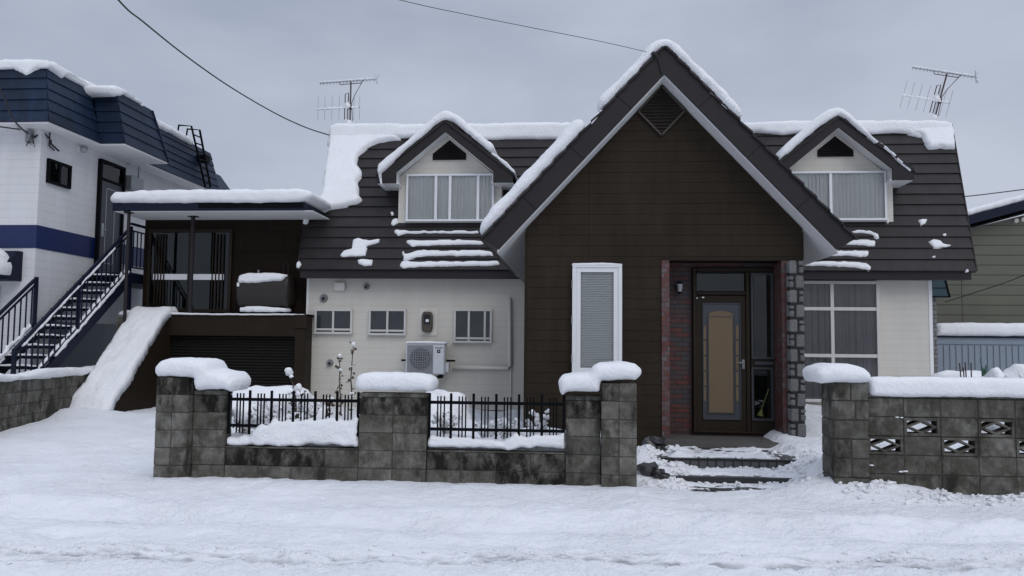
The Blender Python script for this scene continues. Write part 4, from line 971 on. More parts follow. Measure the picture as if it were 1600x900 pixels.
# railings
def railing(k0, k1, label):
    x0, x1 = X_(k0)+.01, X_(k1)-.01; Yr = YFc+.05
    zt2, zb2 = P(775, 630, Yr).z, P(775, 672, Yr).z
    rt = root('iron_railing', ((x0+x1)/2, Yr, .4), label, 'railing', 'iron railings between the wall piers')
    add_mesh('top_rail', MB().cham(x0, x1, Yr-.012, Yr+.012, zt2-.018, zt2+.018, .003), 'black_metal', rt)
    add_mesh('bottom_rail', MB().cham(x0+.01, x1-.02, Yr-.012, Yr+.012, zb2-.017, zb2+.017, .003), 'black_metal', rt)
    n = 6; sp = (x1-x0)/n
    for i in range(n+1):
        x = x0+sp*i; x = min(max(x, x0+.012), x1-.012)
        add_mesh('bar', MB().cham(x-.014, x+.014, Yr-.02, Yr+.002, zb2-.1, zt2+.105, .003), 'black_metal', rt)
        if i < n:
            for d in (-.037, 0, .037):
                a = x+sp/2+d+random.uniform(-.002, .002); add_mesh('bar', MB().cham(a-.0075, a+.0075, Yr-.008, Yr+.008, zb2-.085, zt2+.07, .002), 'black_metal', rt)
railing(2, 6, 'black iron railing with vertical bars nearest the garage'); railing(8, 12, 'black iron railing with vertical bars nearest the entrance steps')

# right wall with pierced blocks
YRW = 9.15; GX0 = P(1303, 700, YRW-.06).x; GX1 = P(1359, 700, YRW-.06).x; BW2 = P(1417, 700, YRW).x-P(1359.4, 700, YRW).x
rw = root('block_wall', (GX1+1.5, YRW, 0), 'dark mossy block wall with diamond pierced blocks and a pier, right of the entrance', 'wall')
m = MB(); core = MB()
rows = [-.16, .045, .245, .445, .645, .845, 1.045, 1.235]
for i in range(1, 7):
    z0, z1 = rows[i-1], rows[i]; z1 = z1 if i < 7 else z1
zt_p = P(1330, 597, YRW-.06).z; rp = (zt_p+.16)/7*1.0
for i in range(7):
    z0 = zt_p-(i+1)*.2; z1 = z0+.2
    w = GX1-GX0; sp = (.5, .62, 1, .5)[i % 4]
    if sp == 1: m.cham(GX0+.004, GX1-.004, YRW-.06, YRW+.4, z0+.005, z1-.005, .01, random.random(), .003)
    else:
        m.cham(GX0+.004, GX0+w*sp-.004, YRW-.06, YRW+.4, z0+.005, z1-.005, .01, random.random(), .003); m.cham(GX0+w*sp+.004, GX1-.004, YRW-.06, YRW+.4, z0+.005, z1-.005, .01, random.random(), .003)
core.box(GX0+.014, GX1-.014, YRW-.045, YRW+.39, -.3, zt_p-.01)
zt_w = P(1480, 623, YRW).z; hw_ = .2
pierced = [(1, 1), (1, 3), (2, 0), (2, 2), (2, 4), (1, 5), (1, 7), (2, 6)]
for ri in range(6):
    for ci in range(14):
        x0 = GX1+ci*BW2; x1 = x0+BW2; z1 = zt_w-ri*hw_; z0 = z1-hw_
        if (ri, ci) in pierced:
            j = .006; f = .028; y0, y1 = YRW+.012, YRW+.17; tt = random.random()
            X0, X1b, Z0, Z1 = x0+j, x1-j, z0+j, z1-j
            m.box(X0, X1b, y0, y1, Z1-f, Z1, tt); m.box(X0, X1b, y0, y1, Z0, Z0+f, tt); m.box(X0, X0+f, y0, y1, Z0+f, Z1-f, tt); m.box(X1b-f, X1b, y0, y1, Z0+f, Z1-f, tt)
            xc, zc = (X0+X1b)/2, (Z0+Z1)/2; a, b = (X1b-X0)/2-f*.7, (Z1-Z0)/2-f*.7; t = .022
            for sx in (-1, 1):
                for sz in (-1, 1):
                    m.prism([(xc+sx*a, zc), (xc, zc+sz*b), (xc, zc+sz*(b-t*1.15)), (xc+sx*(a-t*2.2), zc)], y0+.006, y1-.006, tt)
        else:
            m.cham(x0+.004, x1-.004, YRW+.01, YRW+.12, z0+.004, z1-.004, .006, random.random(), .001)
            core.box(x0, x1, YRW+.018, YRW+.112, z0, z1-.001)
m.cham(GX1+.004, GX1+14*BW2, YRW-.005, YRW+.135, zt_w+.004, zt_w+.035, .006, .1)
add_mesh('blocks', m, 'block', rw); add_mesh('mortar', core, 'mortar', rw)
snow_front([(1283, 599), (1277, 590), (1275, 582), (1281, 573), (1300, 569), (1330, 569), (1352, 573), (1363, 583), (1366, 592), (1359, 597), (1330, 597.5), (1302, 598)], YRW-.12, .5, 'mushroom shaped snow cap on the pier right of the entrance', T=.1, s=.022, jit=.007, amp=.012)
snow_front([(1359, 620), (1359, 600), (1366, 590.5), (1400, 589.5), (1480, 590), (1560, 591.5), (1640, 593), (1800, 598), (1950, 602), (1950, 628), (1800, 625), (1640, 623), (1500, 621.5)], YRW-.03, .2, 'long even snow layer along the right block wall', T=.06, s=.03, jit=.005, amp=.01)
for i, (px, py) in enumerate(((1296, 628), (1293, 636), (1296, 646), (1300, 668), (1301, 690), (1362, 727), (1410, 737))):
    pass
m = MB()
for px, py, r_ in ((1362, 727, .012), (1408, 737, .012), (1415, 736.5, .012), (1402, 652, .01), (1409, 652.5, .009)):
    m.blob(P(px, py, YRW-.005 if px > 1359 else YRW-.065), r_, (2.2, 1, .7), .4, 6, px)
solo('snow_crumbs', m, 'snow', 'crumbs of snow clinging to the joints of the right block wall', 'snow', smooth=True)['kind'] = 'stuff'

# left neighbour's boundary wall running back
a0 = Vector((-9.16, 11.6, 0)); a1 = Vector((-9.93, 16.6, 0)); L = (a1-a0).length
lw = root('block_wall', (-9.4, 14.5, 0), 'weathered block wall running back beside the neighbour stairs, at the left edge', 'wall')
m = MB(); core = MB(); zt_l = P(0, 596, 12.7).z
for ri in range(7): blockrow(m, -1.5, L, -.11, 0, zt_l-(ri+1)*.2, zt_l-ri*.2, .4, .005, None, -1.5-(ri % 2)*.2)
core.box(-1.49, L-.01, -.1, -.01, zt_l-1.4, zt_l-.008)
d = (a1-a0).normalized(); nrm = Vector((d.y, -d.x, 0))     # faces the yard (+x)
for mm in (m, core): mm.v = [tuple(a0+d*x-nrm*(y+.11)*-1*-1+Vector((0,0,z))) if False else tuple(a0+d*x+nrm*(-y)+Vector((0,0,z))) for x, y, z in mm.v]
add_mesh('blocks', m, 'block', lw); add_mesh('mortar', core, 'mortar', lw)
poly = [(-1.5, zt_l), (-1.5, zt_l+.12)]+[(t, zt_l+.13+.035*math.sin(t*3)+.06*math.exp(-((t-3.6)/.5)**2)) for t in np.arange(-1.2, L, .3)]+[(L, zt_l+.06), (L, zt_l)]
mb = pillow(poly, .06, .12, d, ZA, nrm, a0+nrm*.12, s=.03, jit=.012, amp=.015); solo('settled_snow', mb, 'snow', 'lumpy snow along the block wall beside the neighbour stairs', 'snow', smooth=True)

# ================================================================== snowy stair block in the yard
XR_, XL_ = -8.84, -9.62; zg = .12
sb = root('terrace_stair', (-8.9, 16, 0), 'dark sided stair flank leading down from the garage terrace, buried in snow', 'stairs')
def sx(pts, x0, x1, mbx): mbx.add([(x0, y, z) for y, z in pts]+[(x1, y, z) for y, z in pts], [tuple(range(len(pts))), tuple(range(2*len(pts)-1, len(pts)-1, -1))]+[(i, (i+1) % len(pts), len(pts)+(i+1) % len(pts), len(pts)+i) for i in range(len(pts))]); return mbx
yb0 = 15.25
add_mesh('stair_flank', sx([(yb0+.12, -.2), (17.4, -.2), (17.4, zpl-.06), (17.2, zpl-.12), (yb0+.1, .38)], XL_+.1, XR_, MB()), 'brown_trim', sb)
add_mesh('stair_flank', MB().box(XL_-.35, XL_+.09, 17.2, 17.6, 0, zpl-.1), 'block', sb)
mb = sx([(yb0-.35, zg+.02), (yb0-.05, .5), (15.9, 1.02), (16.5, 1.62), (17.05, zpl+.0), (17.4, zpl+.12), (17.65, zpl+.12), (17.65, zpl), (17.2, zpl-.08), (yb0, .42), (yb0-.1, zg-.2), (yb0-.35, zg-.2)], XL_, XR_+.03, MB())
# subdivided snow sheet on the slope
def slope_snow():
    m = MB(); prof = [(yb0-.75, zg+.0), (yb0-.45, zg+.06), (yb0-.22, .3), (yb0-.03, .58), (15.6, .86), (16.0, 1.24), (16.4, 1.62), (16.8, 2.0), (17.1, zpl+.05), (17.3, zpl+.13), (17.6, zpl+.14), (17.75, zpl-.02)]
    ny = 70; nx = 22; vs = []
    ys_ = np.linspace(prof[0][0], prof[-1][0], ny); zs_ = np.interp(ys_, [p[0] for p in prof], [p[1] for p in prof])
    for j in range(ny):
        low = max(0, 1-(ys_[j]-prof[0][0])/.9)
        for i in range(nx):
            u = i/(nx-1)*2-1; x = (XL_+XR_)/2+u*((XR_-XL_)/2+.02+(.16 if u < 0 else .03)*low); edge = max(0, abs(u)-.9)/.1
            z = zs_[j]-(.07)*edge**2
            nv = mn.noise_vector(Vector((x, ys_[j], z))*4)*.028+mn.noise_vector(Vector((x, ys_[j], z))*13)*.025
            vs.append((x+nv.x*.7, ys_[j]+nv.y, z+nv.z))
    # skirt
    f = [(j*nx+i, j*nx+i+1, (j+1)*nx+i+1, (j+1)*nx+i) for j in range(ny-1) for i in range(nx-1)]
    n = len(vs); vs += [(x, y+.05, z-.14) for x, y, z in vs]; f += [tuple(n+q for q in r[::-1]) for r in f]
    for j in range(ny-1):
        f.append((j*nx, (j+1)*nx, n+(j+1)*nx, n+j*nx)); f.append((j*nx+nx-1, n+j*nx+nx-1, n+(j+1)*nx+nx-1, (j+1)*nx+nx-1))
    f += [(i, n+i, n+i+1, i+1) for i in range(nx-1)]+[((ny-1)*nx+i, (ny-1)*nx+i+1, n+(ny-1)*nx+i+1, n+(ny-1)*nx+i) for i in range(nx-1)]
    m.add(vs, f); return m
solo('snow_slide', slope_snow(), 'snow', 'smooth snow slide burying the stair down from the garage terrace', 'snow', smooth=True)
snow_front([(265, 491.5), (268, 488), (300, 489), (340, 489.5), (400, 490), (440, 490), (476, 491), (476, 492.5), (350, 492.5)], YGF-.07, .3, 'thin snow line along the front edge of the garage terrace', T=.02, s=.016, jit=.004, amp=.004)
snow_front([(184, 493), (186, 486), (200, 484), (206, 488), (202, 494)], 17.15, .3, 'small snow lump on the masonry stub left of the snow slide', T=.04, s=.02)

# ================================================================== left neighbour
YN = 15.8; XN = P(60, 300, YN).x                       # side face, front face
nb = root('neighbour_house', (XN-3, YN+5, 0), 'white two storey neighbour with blue band and navy panelled mansard roof', 'house')
zso = P(70, 199, YN).z-.02
add_mesh('wall', MB().box(XN-9, XN, YN, 23.1, -.2, zso), 'neighbour_siding', nb)
zb0, zb1 = P(50, 387.5, YN).z, P(50, 351.5, YN).z
add_mesh('blue_band', MB().box(XN-9, XN+.012, YN-.012, 23.1, zb0, zb1), 'blue_band', nb)
ov = .45; XE = XN+ov; YEf = YN-ov; zmt = P(73, 106, YEf+.35).z; st_ = .33
A = Vector((XE, YEf, zso+.02)); At = Vector((XE-st_, YEf+st_, zmt))
ybay0 = PXp(158, 230, XE).y; XBy = P(195, 229, ybay0).x; ybay1 = PXp(262, 259, XBy).y
m = MB()
def mq(bl_, br_, tr_, tl_, n, nr): m.courses(bl_, br_, tr_, tl_, n, nr, .025)
mq((XN-9, YEf, A.z), A, At, (XN-9, At.y, zmt), 5, (0,-1,.3))
def side(x, y0, y1, zb_, zt__, n, x2=None): mq((x, y0, zb_), (x, y1, zb_), (x-st_, y1, zt__), (x-st_, y0+(st_ if y0 == YEf else 0), zt__), n, (1,0,.3))
side(XE, YEf, ybay0, A.z, zmt, 5); side(XE, ybay1-.2, 23.2, A.z, zmt-.0, 6)
rf = add_mesh('roof', m, 'navy_panel', nb); rf['label'] = 'navy lapped panel mansard'
m = MB(); mq((XE, ybay0, A.z), (XBy, ybay0, A.z), (XBy-st_, ybay0+.12, zmt+.02), (XE-st_, ybay0+.12, zmt+.02), 5, (0,-1,.2)); mq((XBy, ybay0, A.z), (XBy, ybay1, A.z), (XBy-st_, ybay1-.25, zmt+.02), (XBy-st_, ybay0+.12, zmt+.02), 5, (1,0,.3))
add_mesh('roof_bay', m, 'navy_panel', rf)
m = MB(); m.add([(XE, ybay1, A.z), (XBy, ybay1, A.z), (XBy-st_, ybay1-.25, zmt), (XE-st_, ybay1-.25, zmt)], [(0,1,2,3)]); m.tube([(XBy+.02, ybay1, A.z), (XBy-st_+.02, ybay1-.25, zmt)], .035, 4)
m.box(XN-9, XE-st_-.02, YEf+st_, 23.2, zmt-.05, zmt-.01); m.box(XN-9, XN, 23.0, 23.1, 0, zmt-.1)
m.box(XE-st_-.05, XBy-st_-.02, ybay0+.13, ybay1-.25, zmt-.04, zmt+.0)
add_mesh('roof_deck', m, 'navy_metal', rf)
m = MB().box(XN-9, XE-.02, YEf+.02, 23.2, zso-.02, zso+.015).box(XE-.02, XBy-.01, ybay0+.01, ybay1, zso-.02, zso+.015); add_mesh('soffit', m, 'soffit_white', rf)
m = MB(); 
for y in (17.6, 22.1): m.cham(XE-.25, XE+.08, y, y+.22, zmt-.5, zmt-.3, .01); 
add_mesh('vent_hood', m, 'black_metal', rf)
# window, door, fittings on the side face
def wside(a, b): p, q = PXp(*a, XN), PXp(*b, XN); return p, q
p, q = PXp(73, 248, XN), PXp(107.5, 292, XN); y0, y1 = p.y, q.y; z1_ = (PXp(73, 247, XN).z+PXp(107.5, 259, XN).z)/2; z0_ = (PXp(73, 285, XN).z+PXp(107.5, 296, XN).z)/2
m = MB(); 
for b_ in ((y0, y1, z1_-.05, z1_), (y0, y1, z0_, z0_+.05), (y0, y0+.05, z0_+.05, z1_-.05), (y1-.05, y1, z0_+.05, z1_-.05), ((y0+y1)/2-.03, (y0+y1)/2+.03, z0_+.05, z1_-.05)): m.cham(XN-.01, XN+.06, *b_, .004)
w = add_mesh('window', m, 'black_metal', nb); add_mesh('pane', MB().box(XN+.02, XN+.025, y0+.04, y1-.04, z0_+.04, z1_-.04), 'glass', w); add_mesh('room_shade', MB().box(XN+.003, XN+.01, y0+.04, y1-.04, z0_+.04, z1_-.04), 'curtain_white', w)
zl = PXp(202, 425, XN+1.02).z
y0, y1 = PXp(151, 300, XN).y, PXp(190, 300, XN).y; zdt = PXp(152, 247, XN).z
m = MB(); 
for b_ in ((y0, y1, zdt-.06, zdt), (y0, y0+.07, zl, zdt-.06), (y1-.07, y1, zl, zdt-.06), (y0+.07, y1-.07, zdt-.46, zdt-.42)): m.cham(XN-.01, XN+.09, *b_, .005)
dn = add_mesh('upper_door', m, 'black_metal', nb); add_mesh('door_leaf', MB().cham(XN, XN+.05, y0+.08, y1-.08, zl, zdt-.47, .005), 'door_grey', dn)
m = MB(); ya_, yb_, za_, zb_ = y0+.3, y1-.35, zl+.25, zdt-.62
for b_ in ((ya_, yb_, zb_-.02, zb_), (ya_, yb_, za_, za_+.02), (ya_, ya_+.02, za_, zb_), (yb_-.02, yb_, za_, zb_)): m.box(XN+.05, XN+.056, *b_)
m.cham(XN+.05, XN+.09, y0+.13, y0+.2, zl+.85, zl+1.15, .004); m.tube([(XN+.09, y0+.16, zl+1.02), (XN+.09, y0+.3, zl+1.02)], .012, 6); add_mesh('handle', m, 'galvanised', dn)
add_mesh('transom_pane', MB().box(XN+.03, XN+.035, y0+.07, y1-.07, zdt-.42, zdt-.06), 'glass', dn)
def wl_lamp(px, py, lab):
    c = PXp(px, py, XN); m = MB().disc(c, .06, .06, (.04,0,0), 14); rt = root('wall_lamp', c, lab, 'lamp', 'lamps on the neighbour wall'); add_mesh('base', m, 'soffit_white', rt)
    add_mesh('globe', MB().blob(c+Vector((.1,0,-.02)), .07, amp=0), 'lamp_glass', rt, smooth=True); add_mesh('cap', MB().tube([c+Vector((.04,0,.05)), c+Vector((.16,.05,.02))], .035, 8), 'grey_metal', rt)
wl_lamp(124, 233, 'round wall lamp high between the small window and the upper door'); wl_lamp(195, 252, 'round wall lamp with cage right of the upper door')
c0, c1 = PXp(193, 290, XN), PXp(213, 290, XN); m = MB().cham(XN, XN+.2, c0.y, c1.y, c0.z-.1, c0.z+.25, .01); m.tube([(XN+.1, c1.y-.1, c0.z+.25), (XN+.1, c1.y-.1, c0.z+.55), (XN+.1, c1.y+.1, c0.z+.65), (XN+.1, c1.y+1.2, c0.z+.65)], .03, 6); add_mesh('service_box', m, 'grey_metal', nb)
# cable bracket at the corner
m = MB(); c = P(48, 212, YN); m.cham(c.x-.05, c.x+.07, YN-.1, YN, c.z-.15, c.z+.1, .008); add_mesh('cable_box', m, 'grey_metal', nb)
m = MB(); m.tube([c+Vector((.1,-.05,-.05)), c+Vector((.2,.1,.1)), c+Vector((.3,.2,-.05)), PXp(80, 225, XN+.05), PXp(92, 236, XN+.08)], .02, 6); m.tube([PXp(78, 207, XN+.04), PXp(77, 228, XN+.04), PXp(85, 235, XN+.06)], .015, 6)
for i in range(4): m.tube([c+Vector((0,-.1,-.15)), c+Vector((random.uniform(-.2,.2), -.12, random.uniform(-.3,-.15))), c+Vector((.1,-.1,.0))], .008, 5)
add_mesh('cable_loop', m, 'cable', nb)
# canopy over the ground floor door
c = P(26, 436, YN-.6); c.x -= .42; ch = P(22, 410, YN-.3)
add_mesh('canopy', sx([(YN-.7, c.z), (YN, c.z), (YN, c.z+.6), (YN-.15, c.z+.6), (YN-.7, c.z+.15)], c.x-1.4, c.x+.1, MB()), 'navy_metal', nb)
mb = pillow([(c.x-1.4, c.z+.12), (c.x-1.4, c.z+.62), (c.x-.6, c.z+.66), (c.x-.1, c.z+.62), (c.x+.05, c.z+.5), (c.x+.13, c.z+.25), (c.x+.1, c.z+.05), (c.x-.05, c.z+.08), (c.x-.1, c.z+.25), (c.x-.4, c.z+.4)], .1, .3, XA, ZA, -YA, (0, YN-.65, 0), .04); solo('settled_snow', mb, 'snow', 'snow lump on the navy canopy at the left edge', 'snow', smooth=True)
add_mesh('ground_door', MB().cham(c.x-1.2, c.x-.35, YN-.05, YN, .1, c.z-.1, .006), 'black_metal', nb)
# snow on its roof
pts = [(-12, 120), (0, 101), (10, 118), (25, 115), (40, 122), (55, 110), (72, 104.5), (76, 108), (78, 100), (70, 93), (40, 92), (0, 92), (-30, 92), (-60, 92), (-60, 118)]
snow_front([(-80, 104), (0, 104), (15, 105), (25, 112), (42, 123), (52, 114), (62, 106), (74, 104), (77, 98), (68, 92), (40, 91), (0, 92), (-80, 92)], YEf+.28, 2.0, 'thick snow edge on the front of the navy mansard roof', T=.1, s=.045)
def snow_side(pl, X, depth, lab, T=.08, s=.045, name='settled_snow'):
    poly = [(PXp(a, b, X).y, PXp(a, b, X).z) for a, b in pl]
    mb = pillow(poly, T, depth, YA, ZA, XA, (X-T*.6, 0, 0), s, .014, .016); return solo(name, mb, 'snow', lab, 'snow', smooth=True)
snow_side([(72, 106), (73, 93), (90, 98), (120, 117), (150, 132), (163, 134), (170, 134), (170, 145), (150, 142), (138, 138), (128, 130), (110, 118), (98, 124), (85, 112)], XE-st_+.06, 1.6, 'snow along the side edge of the navy mansard roof before the bay')
snow_side([(170, 133), (185, 133), (205, 146), (226, 163), (228, 169), (210, 156), (196, 148), (184, 152), (172, 146)], XBy-st_+.06, .9, 'snow on top of the projecting navy roof bay')
snow_side([(230, 178), (245, 184), (270, 198), (300, 215), (303, 226), (296, 226), (270, 210), (240, 196), (233, 190)], XE-st_+.06, 1.6, 'snow on the rear part of the navy mansard roof')
# roof ladder
lyd = PXp(305, 200, XE+.1).y
ld = root('roof_ladder', (XE, lyd, zso), 'dark metal ladder hooked over the rear of the navy roof', 'ladder')
m = MB(); 
for px in (299, 312):
    a, b = PXp(px+ (22 if px == 299 else 17), 293, XE+.12), PXp(px, 197 if px == 299 else 203, XE+.0)
    t_ = b+Vector((0,-.05,0)); m.tube([a, b, b+Vector((-.35,-.0,.03)), b+Vector((-.4,0,-.3))], .03, 6)
add_mesh('rail', m, 'black_metal', ld)
m = MB(); a1_, b1_ = PXp(321, 293, XE+.12), PXp(299, 197, XE); a2_, b2_ = PXp(329, 293, XE+.12), PXp(312, 203, XE)
for k in range(7): t = (k+.5)/7.5; m.tube([a1_.lerp(b1_, t), a2_.lerp(b2_, t)], .02, 6)
add_mesh('rungs', m, 'black_metal', ld)
# gable of a house farther back
c = P(336, 280, 30); m = MB(); x = P(326,280,30).x; x1_ = P(345, 280, 30).x; zt_f, zb_f = P(330, 266, 30).z, P(345, 293, 30).z
fh = root('distant_house', (x, 32, 0), 'sliver of a blue grey roofed house far behind the ladder', 'house')
add_mesh('wall', MB().box(x-4, x1_-.1, 30, 31, 0, zb_f), 'shed_panel', fh); add_mesh('roof', MB().prism([(x-4.3, zb_f-.1), (x1_+.1, zb_f-.1), (x+.0, zt_f), (x-4.3, zt_f)], 29.7, 31), 'navy_panel', fh)

# ---- neighbour's outdoor stair
XS0, XS1 = XN+.05, XN+1.02
stair = root('outdoor_stair', (-10.4, 16.3, 0), 'snowy black steel outdoor stair climbing to the neighbour upper door', 'stairs')
p0, p1 = PXp(86, 560, XS1), PXp(202, 427, XS1); sl_ = (p1.z-p0.z)/(p1.y-p0.y); yl = p1.y; zl = p1.z+.02
ybm = yl-(zl-.25)/sl_
def zs(y): return zl+(y-yl)*sl_
for x in (XS1-.02, XS0+.02):
    m = sx([(ybm, zs(ybm)-.25), (yl+.05, zl-.25), (yl+.05, zl), (ybm, zs(ybm))], x-.025, x+.025, MB()); add_mesh('stringer', m, 'navy_metal', stair)
n = 15; rise = (zl-.25)/n; going = (yl-ybm)/n; ts = MB()
for k in range(n):
    y = ybm+going*k; z = .25+rise*(k+.55)
    add_mesh('tread', MB().box(XS0+.04, XS1-.04, y, y+.27, z-.05, z), 'black_metal', stair)
    poly = [(XS0+.05, z), (XS0+.05, z+.03), (XS0+.3, z+.045), (XS1-.35, z+.035), (XS1-.06, z+.02), (XS1-.06, z)]
    mbp = pillow(poly, .02, .1, XA, ZA, -YA, (0, y+.03, 0), .03, .008, .008); mbp and ts.add(mbp.v, mbp.f)
solo('snow_on_treads', ts, 'snow', 'snow pads lying on every tread of the neighbour outdoor stair', 'snow', smooth=True)
add_mesh('landing', MB().box(XS0, XS1, yl, yl+2.4, zl-.22, zl), 'navy_metal', stair)
m = MB().bar((XS1-.05, yl+.1, 0), (XS1-.05, yl+.1, zl-.2), .08).bar((XS1-.05, yl+2.2, 0), (XS1-.05, yl+2.2, zl-.2), .08); add_mesh('support_post', m, 'navy_metal', stair)
HR = 1.0
def rail(x, ya_, yb_, flat=None):
    m = MB(); m.bar((x, ya_, zs(ya_)+HR), (x, yb_, zs(yb_)+HR), .05); m.bar((x, ya_, zs(ya_)+.88), (x, yb_, zs(yb_)+.88), .03) ; m.bar((x, ya_, zs(ya_)+.1), (x, yb_, zs(yb_)+.1), .03)
    add_mesh('handrail', m, 'navy_metal', stair)
    y = ya_
    while y < yb_: add_mesh('baluster', MB().bar((x, y, zs(y)+.1), (x, y, zs(y)+.9), .022), 'navy_metal', stair); y += .16
    for y in (ya_, (ya_+yb_)/2, yb_): add_mesh('rail_post', MB().bar((x, y, zs(y)-.1), (x, y, zs(y)+HR+.02), .06), 'navy_metal', stair)
ryb = PXp(22.6, 546, XS1).y
rail(XS1, ryb, yl); rail(XS0, ryb-.6, YN)
m = MB(); z = zl
for hgt, w in ((1.08, .05), (.93, .03), (.12, .03)): m.bar((XS1, yl, z+hgt), (XS1, yl+2.4, z+hgt), w)
add_mesh('handrail', m, 'navy_metal', stair)
for k in range(15): y = yl+.12+k*.16; add_mesh('baluster', MB().bar((XS1, y, z+.12), (XS1, y, z+.93), .022), 'navy_metal', stair)
def along(x, ya_, yb_, off, lab, w=.03, hh=.06):
    vs = []; poly = []; n = 30; d = Vector((0, yb_-ya_, zs(yb_)-zs(ya_))); L_ = d.length; d.normalize(); up = XA.cross(d); up = up if up.z > 0 else -up
    poly = [(L_*i/n, -.005) for i in range(n+1)]+[(L_*i/n, hh*(.55+.6*random.random())) for i in range(n, -1, -1)]
    mb = pillow(poly, w, .02, d, up, XA, (x+.01, ya_, zs(ya_)+off), .02, .012, .008); solo('rail_snow', mb, 'snow', lab, 'snow', smooth=True)
along(XS1, ryb+.2, yl-.6, .90, 'snow clinging under the handrail of the neighbour stair')
along(XS1, p0.y, yl, .0, 'snow line along the outer stringer of the neighbour stair', hh=.08)
along(XS1-.03, ryb+.2, yl-.1, .1, 'ragged snow on the bottom rail of the neighbour stair', hh=.05)
along(XS0, ryb-.5, YN-.1, .1, 'snow on the inner rail foot of the neighbour stair', hh=.09)
m = MB(); m.add([v for v in []], [])
# lower dark wall under the landing
add_mesh('lower_wall', MB().box(XN+.001, XN+.02, YN+.6, YN+10, -.1, 2.0), 'dark_green', nb)

# ================================================================== right neighbours
YRB = 24.5
rb = root('neighbour_house', (17, 27, 0), 'olive beige sided neighbour with navy roof edge behind the snowy shed', 'house')
a, b = P(1440, 364, YRB), P(1900, 250, YRB); 
add_mesh('wall', MB().prism([(a.x, 0), (b.x, 0), (b.x, b.z-.2), (a.x, a.z-.2)], YRB+.5, 33), 'beige_siding', rb)
u0, u1 = P(1440, 364, YRB), P(1700, 294, YRB)
k = (u1.z-u0.z)/(u1.x-u0.x); zz = lambda x: u0.z+k*(x-u0.x)
add_mesh('roof_edge', MB().prism([(u0.x, zz(u0.x)-.12), (b.x, zz(b.x)-.12), (b.x, zz(b.x)+.13), (u0.x, zz(u0.x)+.13)], YRB, 33), 'navy_metal', rb)
poly = [(u0.x, zz(u0.x)+.13), (b.x, zz(b.x)+.13), (b.x, zz(b.x)+.33), (u0.x, zz(u0.x)+.32)]
mb = pillow(poly, .08, 6, XA, ZA, -YA, (0, YRB+.05, 0), .07); solo('settled_snow', mb, 'snow', 'snow on the sloping navy roof edge of the right neighbour', 'snow', smooth=True)
m = MB()
for px, py in ((1587, 345), (1598, 343)): m.disc(P(px, py, YRB+.5), .07, .06, (0,-.06,0), 16)
add_mesh('wall_fitting', m, 'pipe_cream', rb)
YSH = 21
sh = root('storage_shed', (14, YSH+1, 0), 'pale blue grey ribbed garden shed behind the right wall', 'shed')
s0 = P(1464, 540, YSH).x; s1 = P(1800, 540, YSH).x; zt_s = P(1530, 528, YSH).z
m = MB().box(s0, s1, YSH, YSH+2, 0, zt_s); x = s0
while x < s1: m.cham(x, x+.11, YSH-.02, YSH, 0, zt_s-.18, .006); x += .145
m.box(s0-.01, s1, YSH-.03, YSH, zt_s-.15, zt_s); add_mesh('body', m, 'shed_panel', sh)
add_mesh('roof_rim', MB().box(s0-.05, s1, YSH-.08, YSH+2, zt_s, zt_s+.04), 'navy_metal', sh)
poly = [(s0-.06, zt_s+.04), (s1, zt_s+.04), (s1, zt_s+.36), (s0+.1, zt_s+.36), (s0-.05, zt_s+.3)]
mb = pillow(poly, .12, 1.8, XA, ZA, -YA, (0, YSH-.05, 0), .05); solo('settled_snow', mb, 'snow', 'flat thick snow layer on the pale blue shed', 'snow', smooth=True)
q = rect((1457.5, 464), (1464.5, 590), 19.5); solo('chimney', MB().box(q[0], q[1]+.02, 19.5, 19.9, .1, q[3]), 'chimney_brick', 'narrow grey brick pillar at the right corner of the cream wall', 'pillar')
c0, c1 = P(1454, 437, 19.4), P(1484, 464, 19.4)
aw = root('awning', (c0.x, 19.4, c1.z), 'small dark green metal awning under the right end of the roof eave', 'awning')
pl = [(c0.x, c1.z), (c1.x, c1.z), (c1.x-.03, c1.z+.12), (c1.x-.08, c0.z-.05), (c1.x-.11, c0.z+.1), (c0.x, c0.z+.1)]
add_mesh('canopy', MB().prism(pl, 19.4, 20.6), 'dark_green', aw); add_mesh('edge_trim', MB().tube([(c1.x, 19.39, c1.z), (c1.x-.03, 19.39, c1.z+.12), (c1.x-.11, 19.39, c0.z+.1)], .02, 4).tube([(c0.x, 19.39, c1.z), (c1.x, 19.39, c1.z)], .02, 4).tube([(c0.x, 19.385, c1.z+.2), (c1.x-.05, 19.385, c1.z+.2)], .008, 4), 'black_metal', aw)

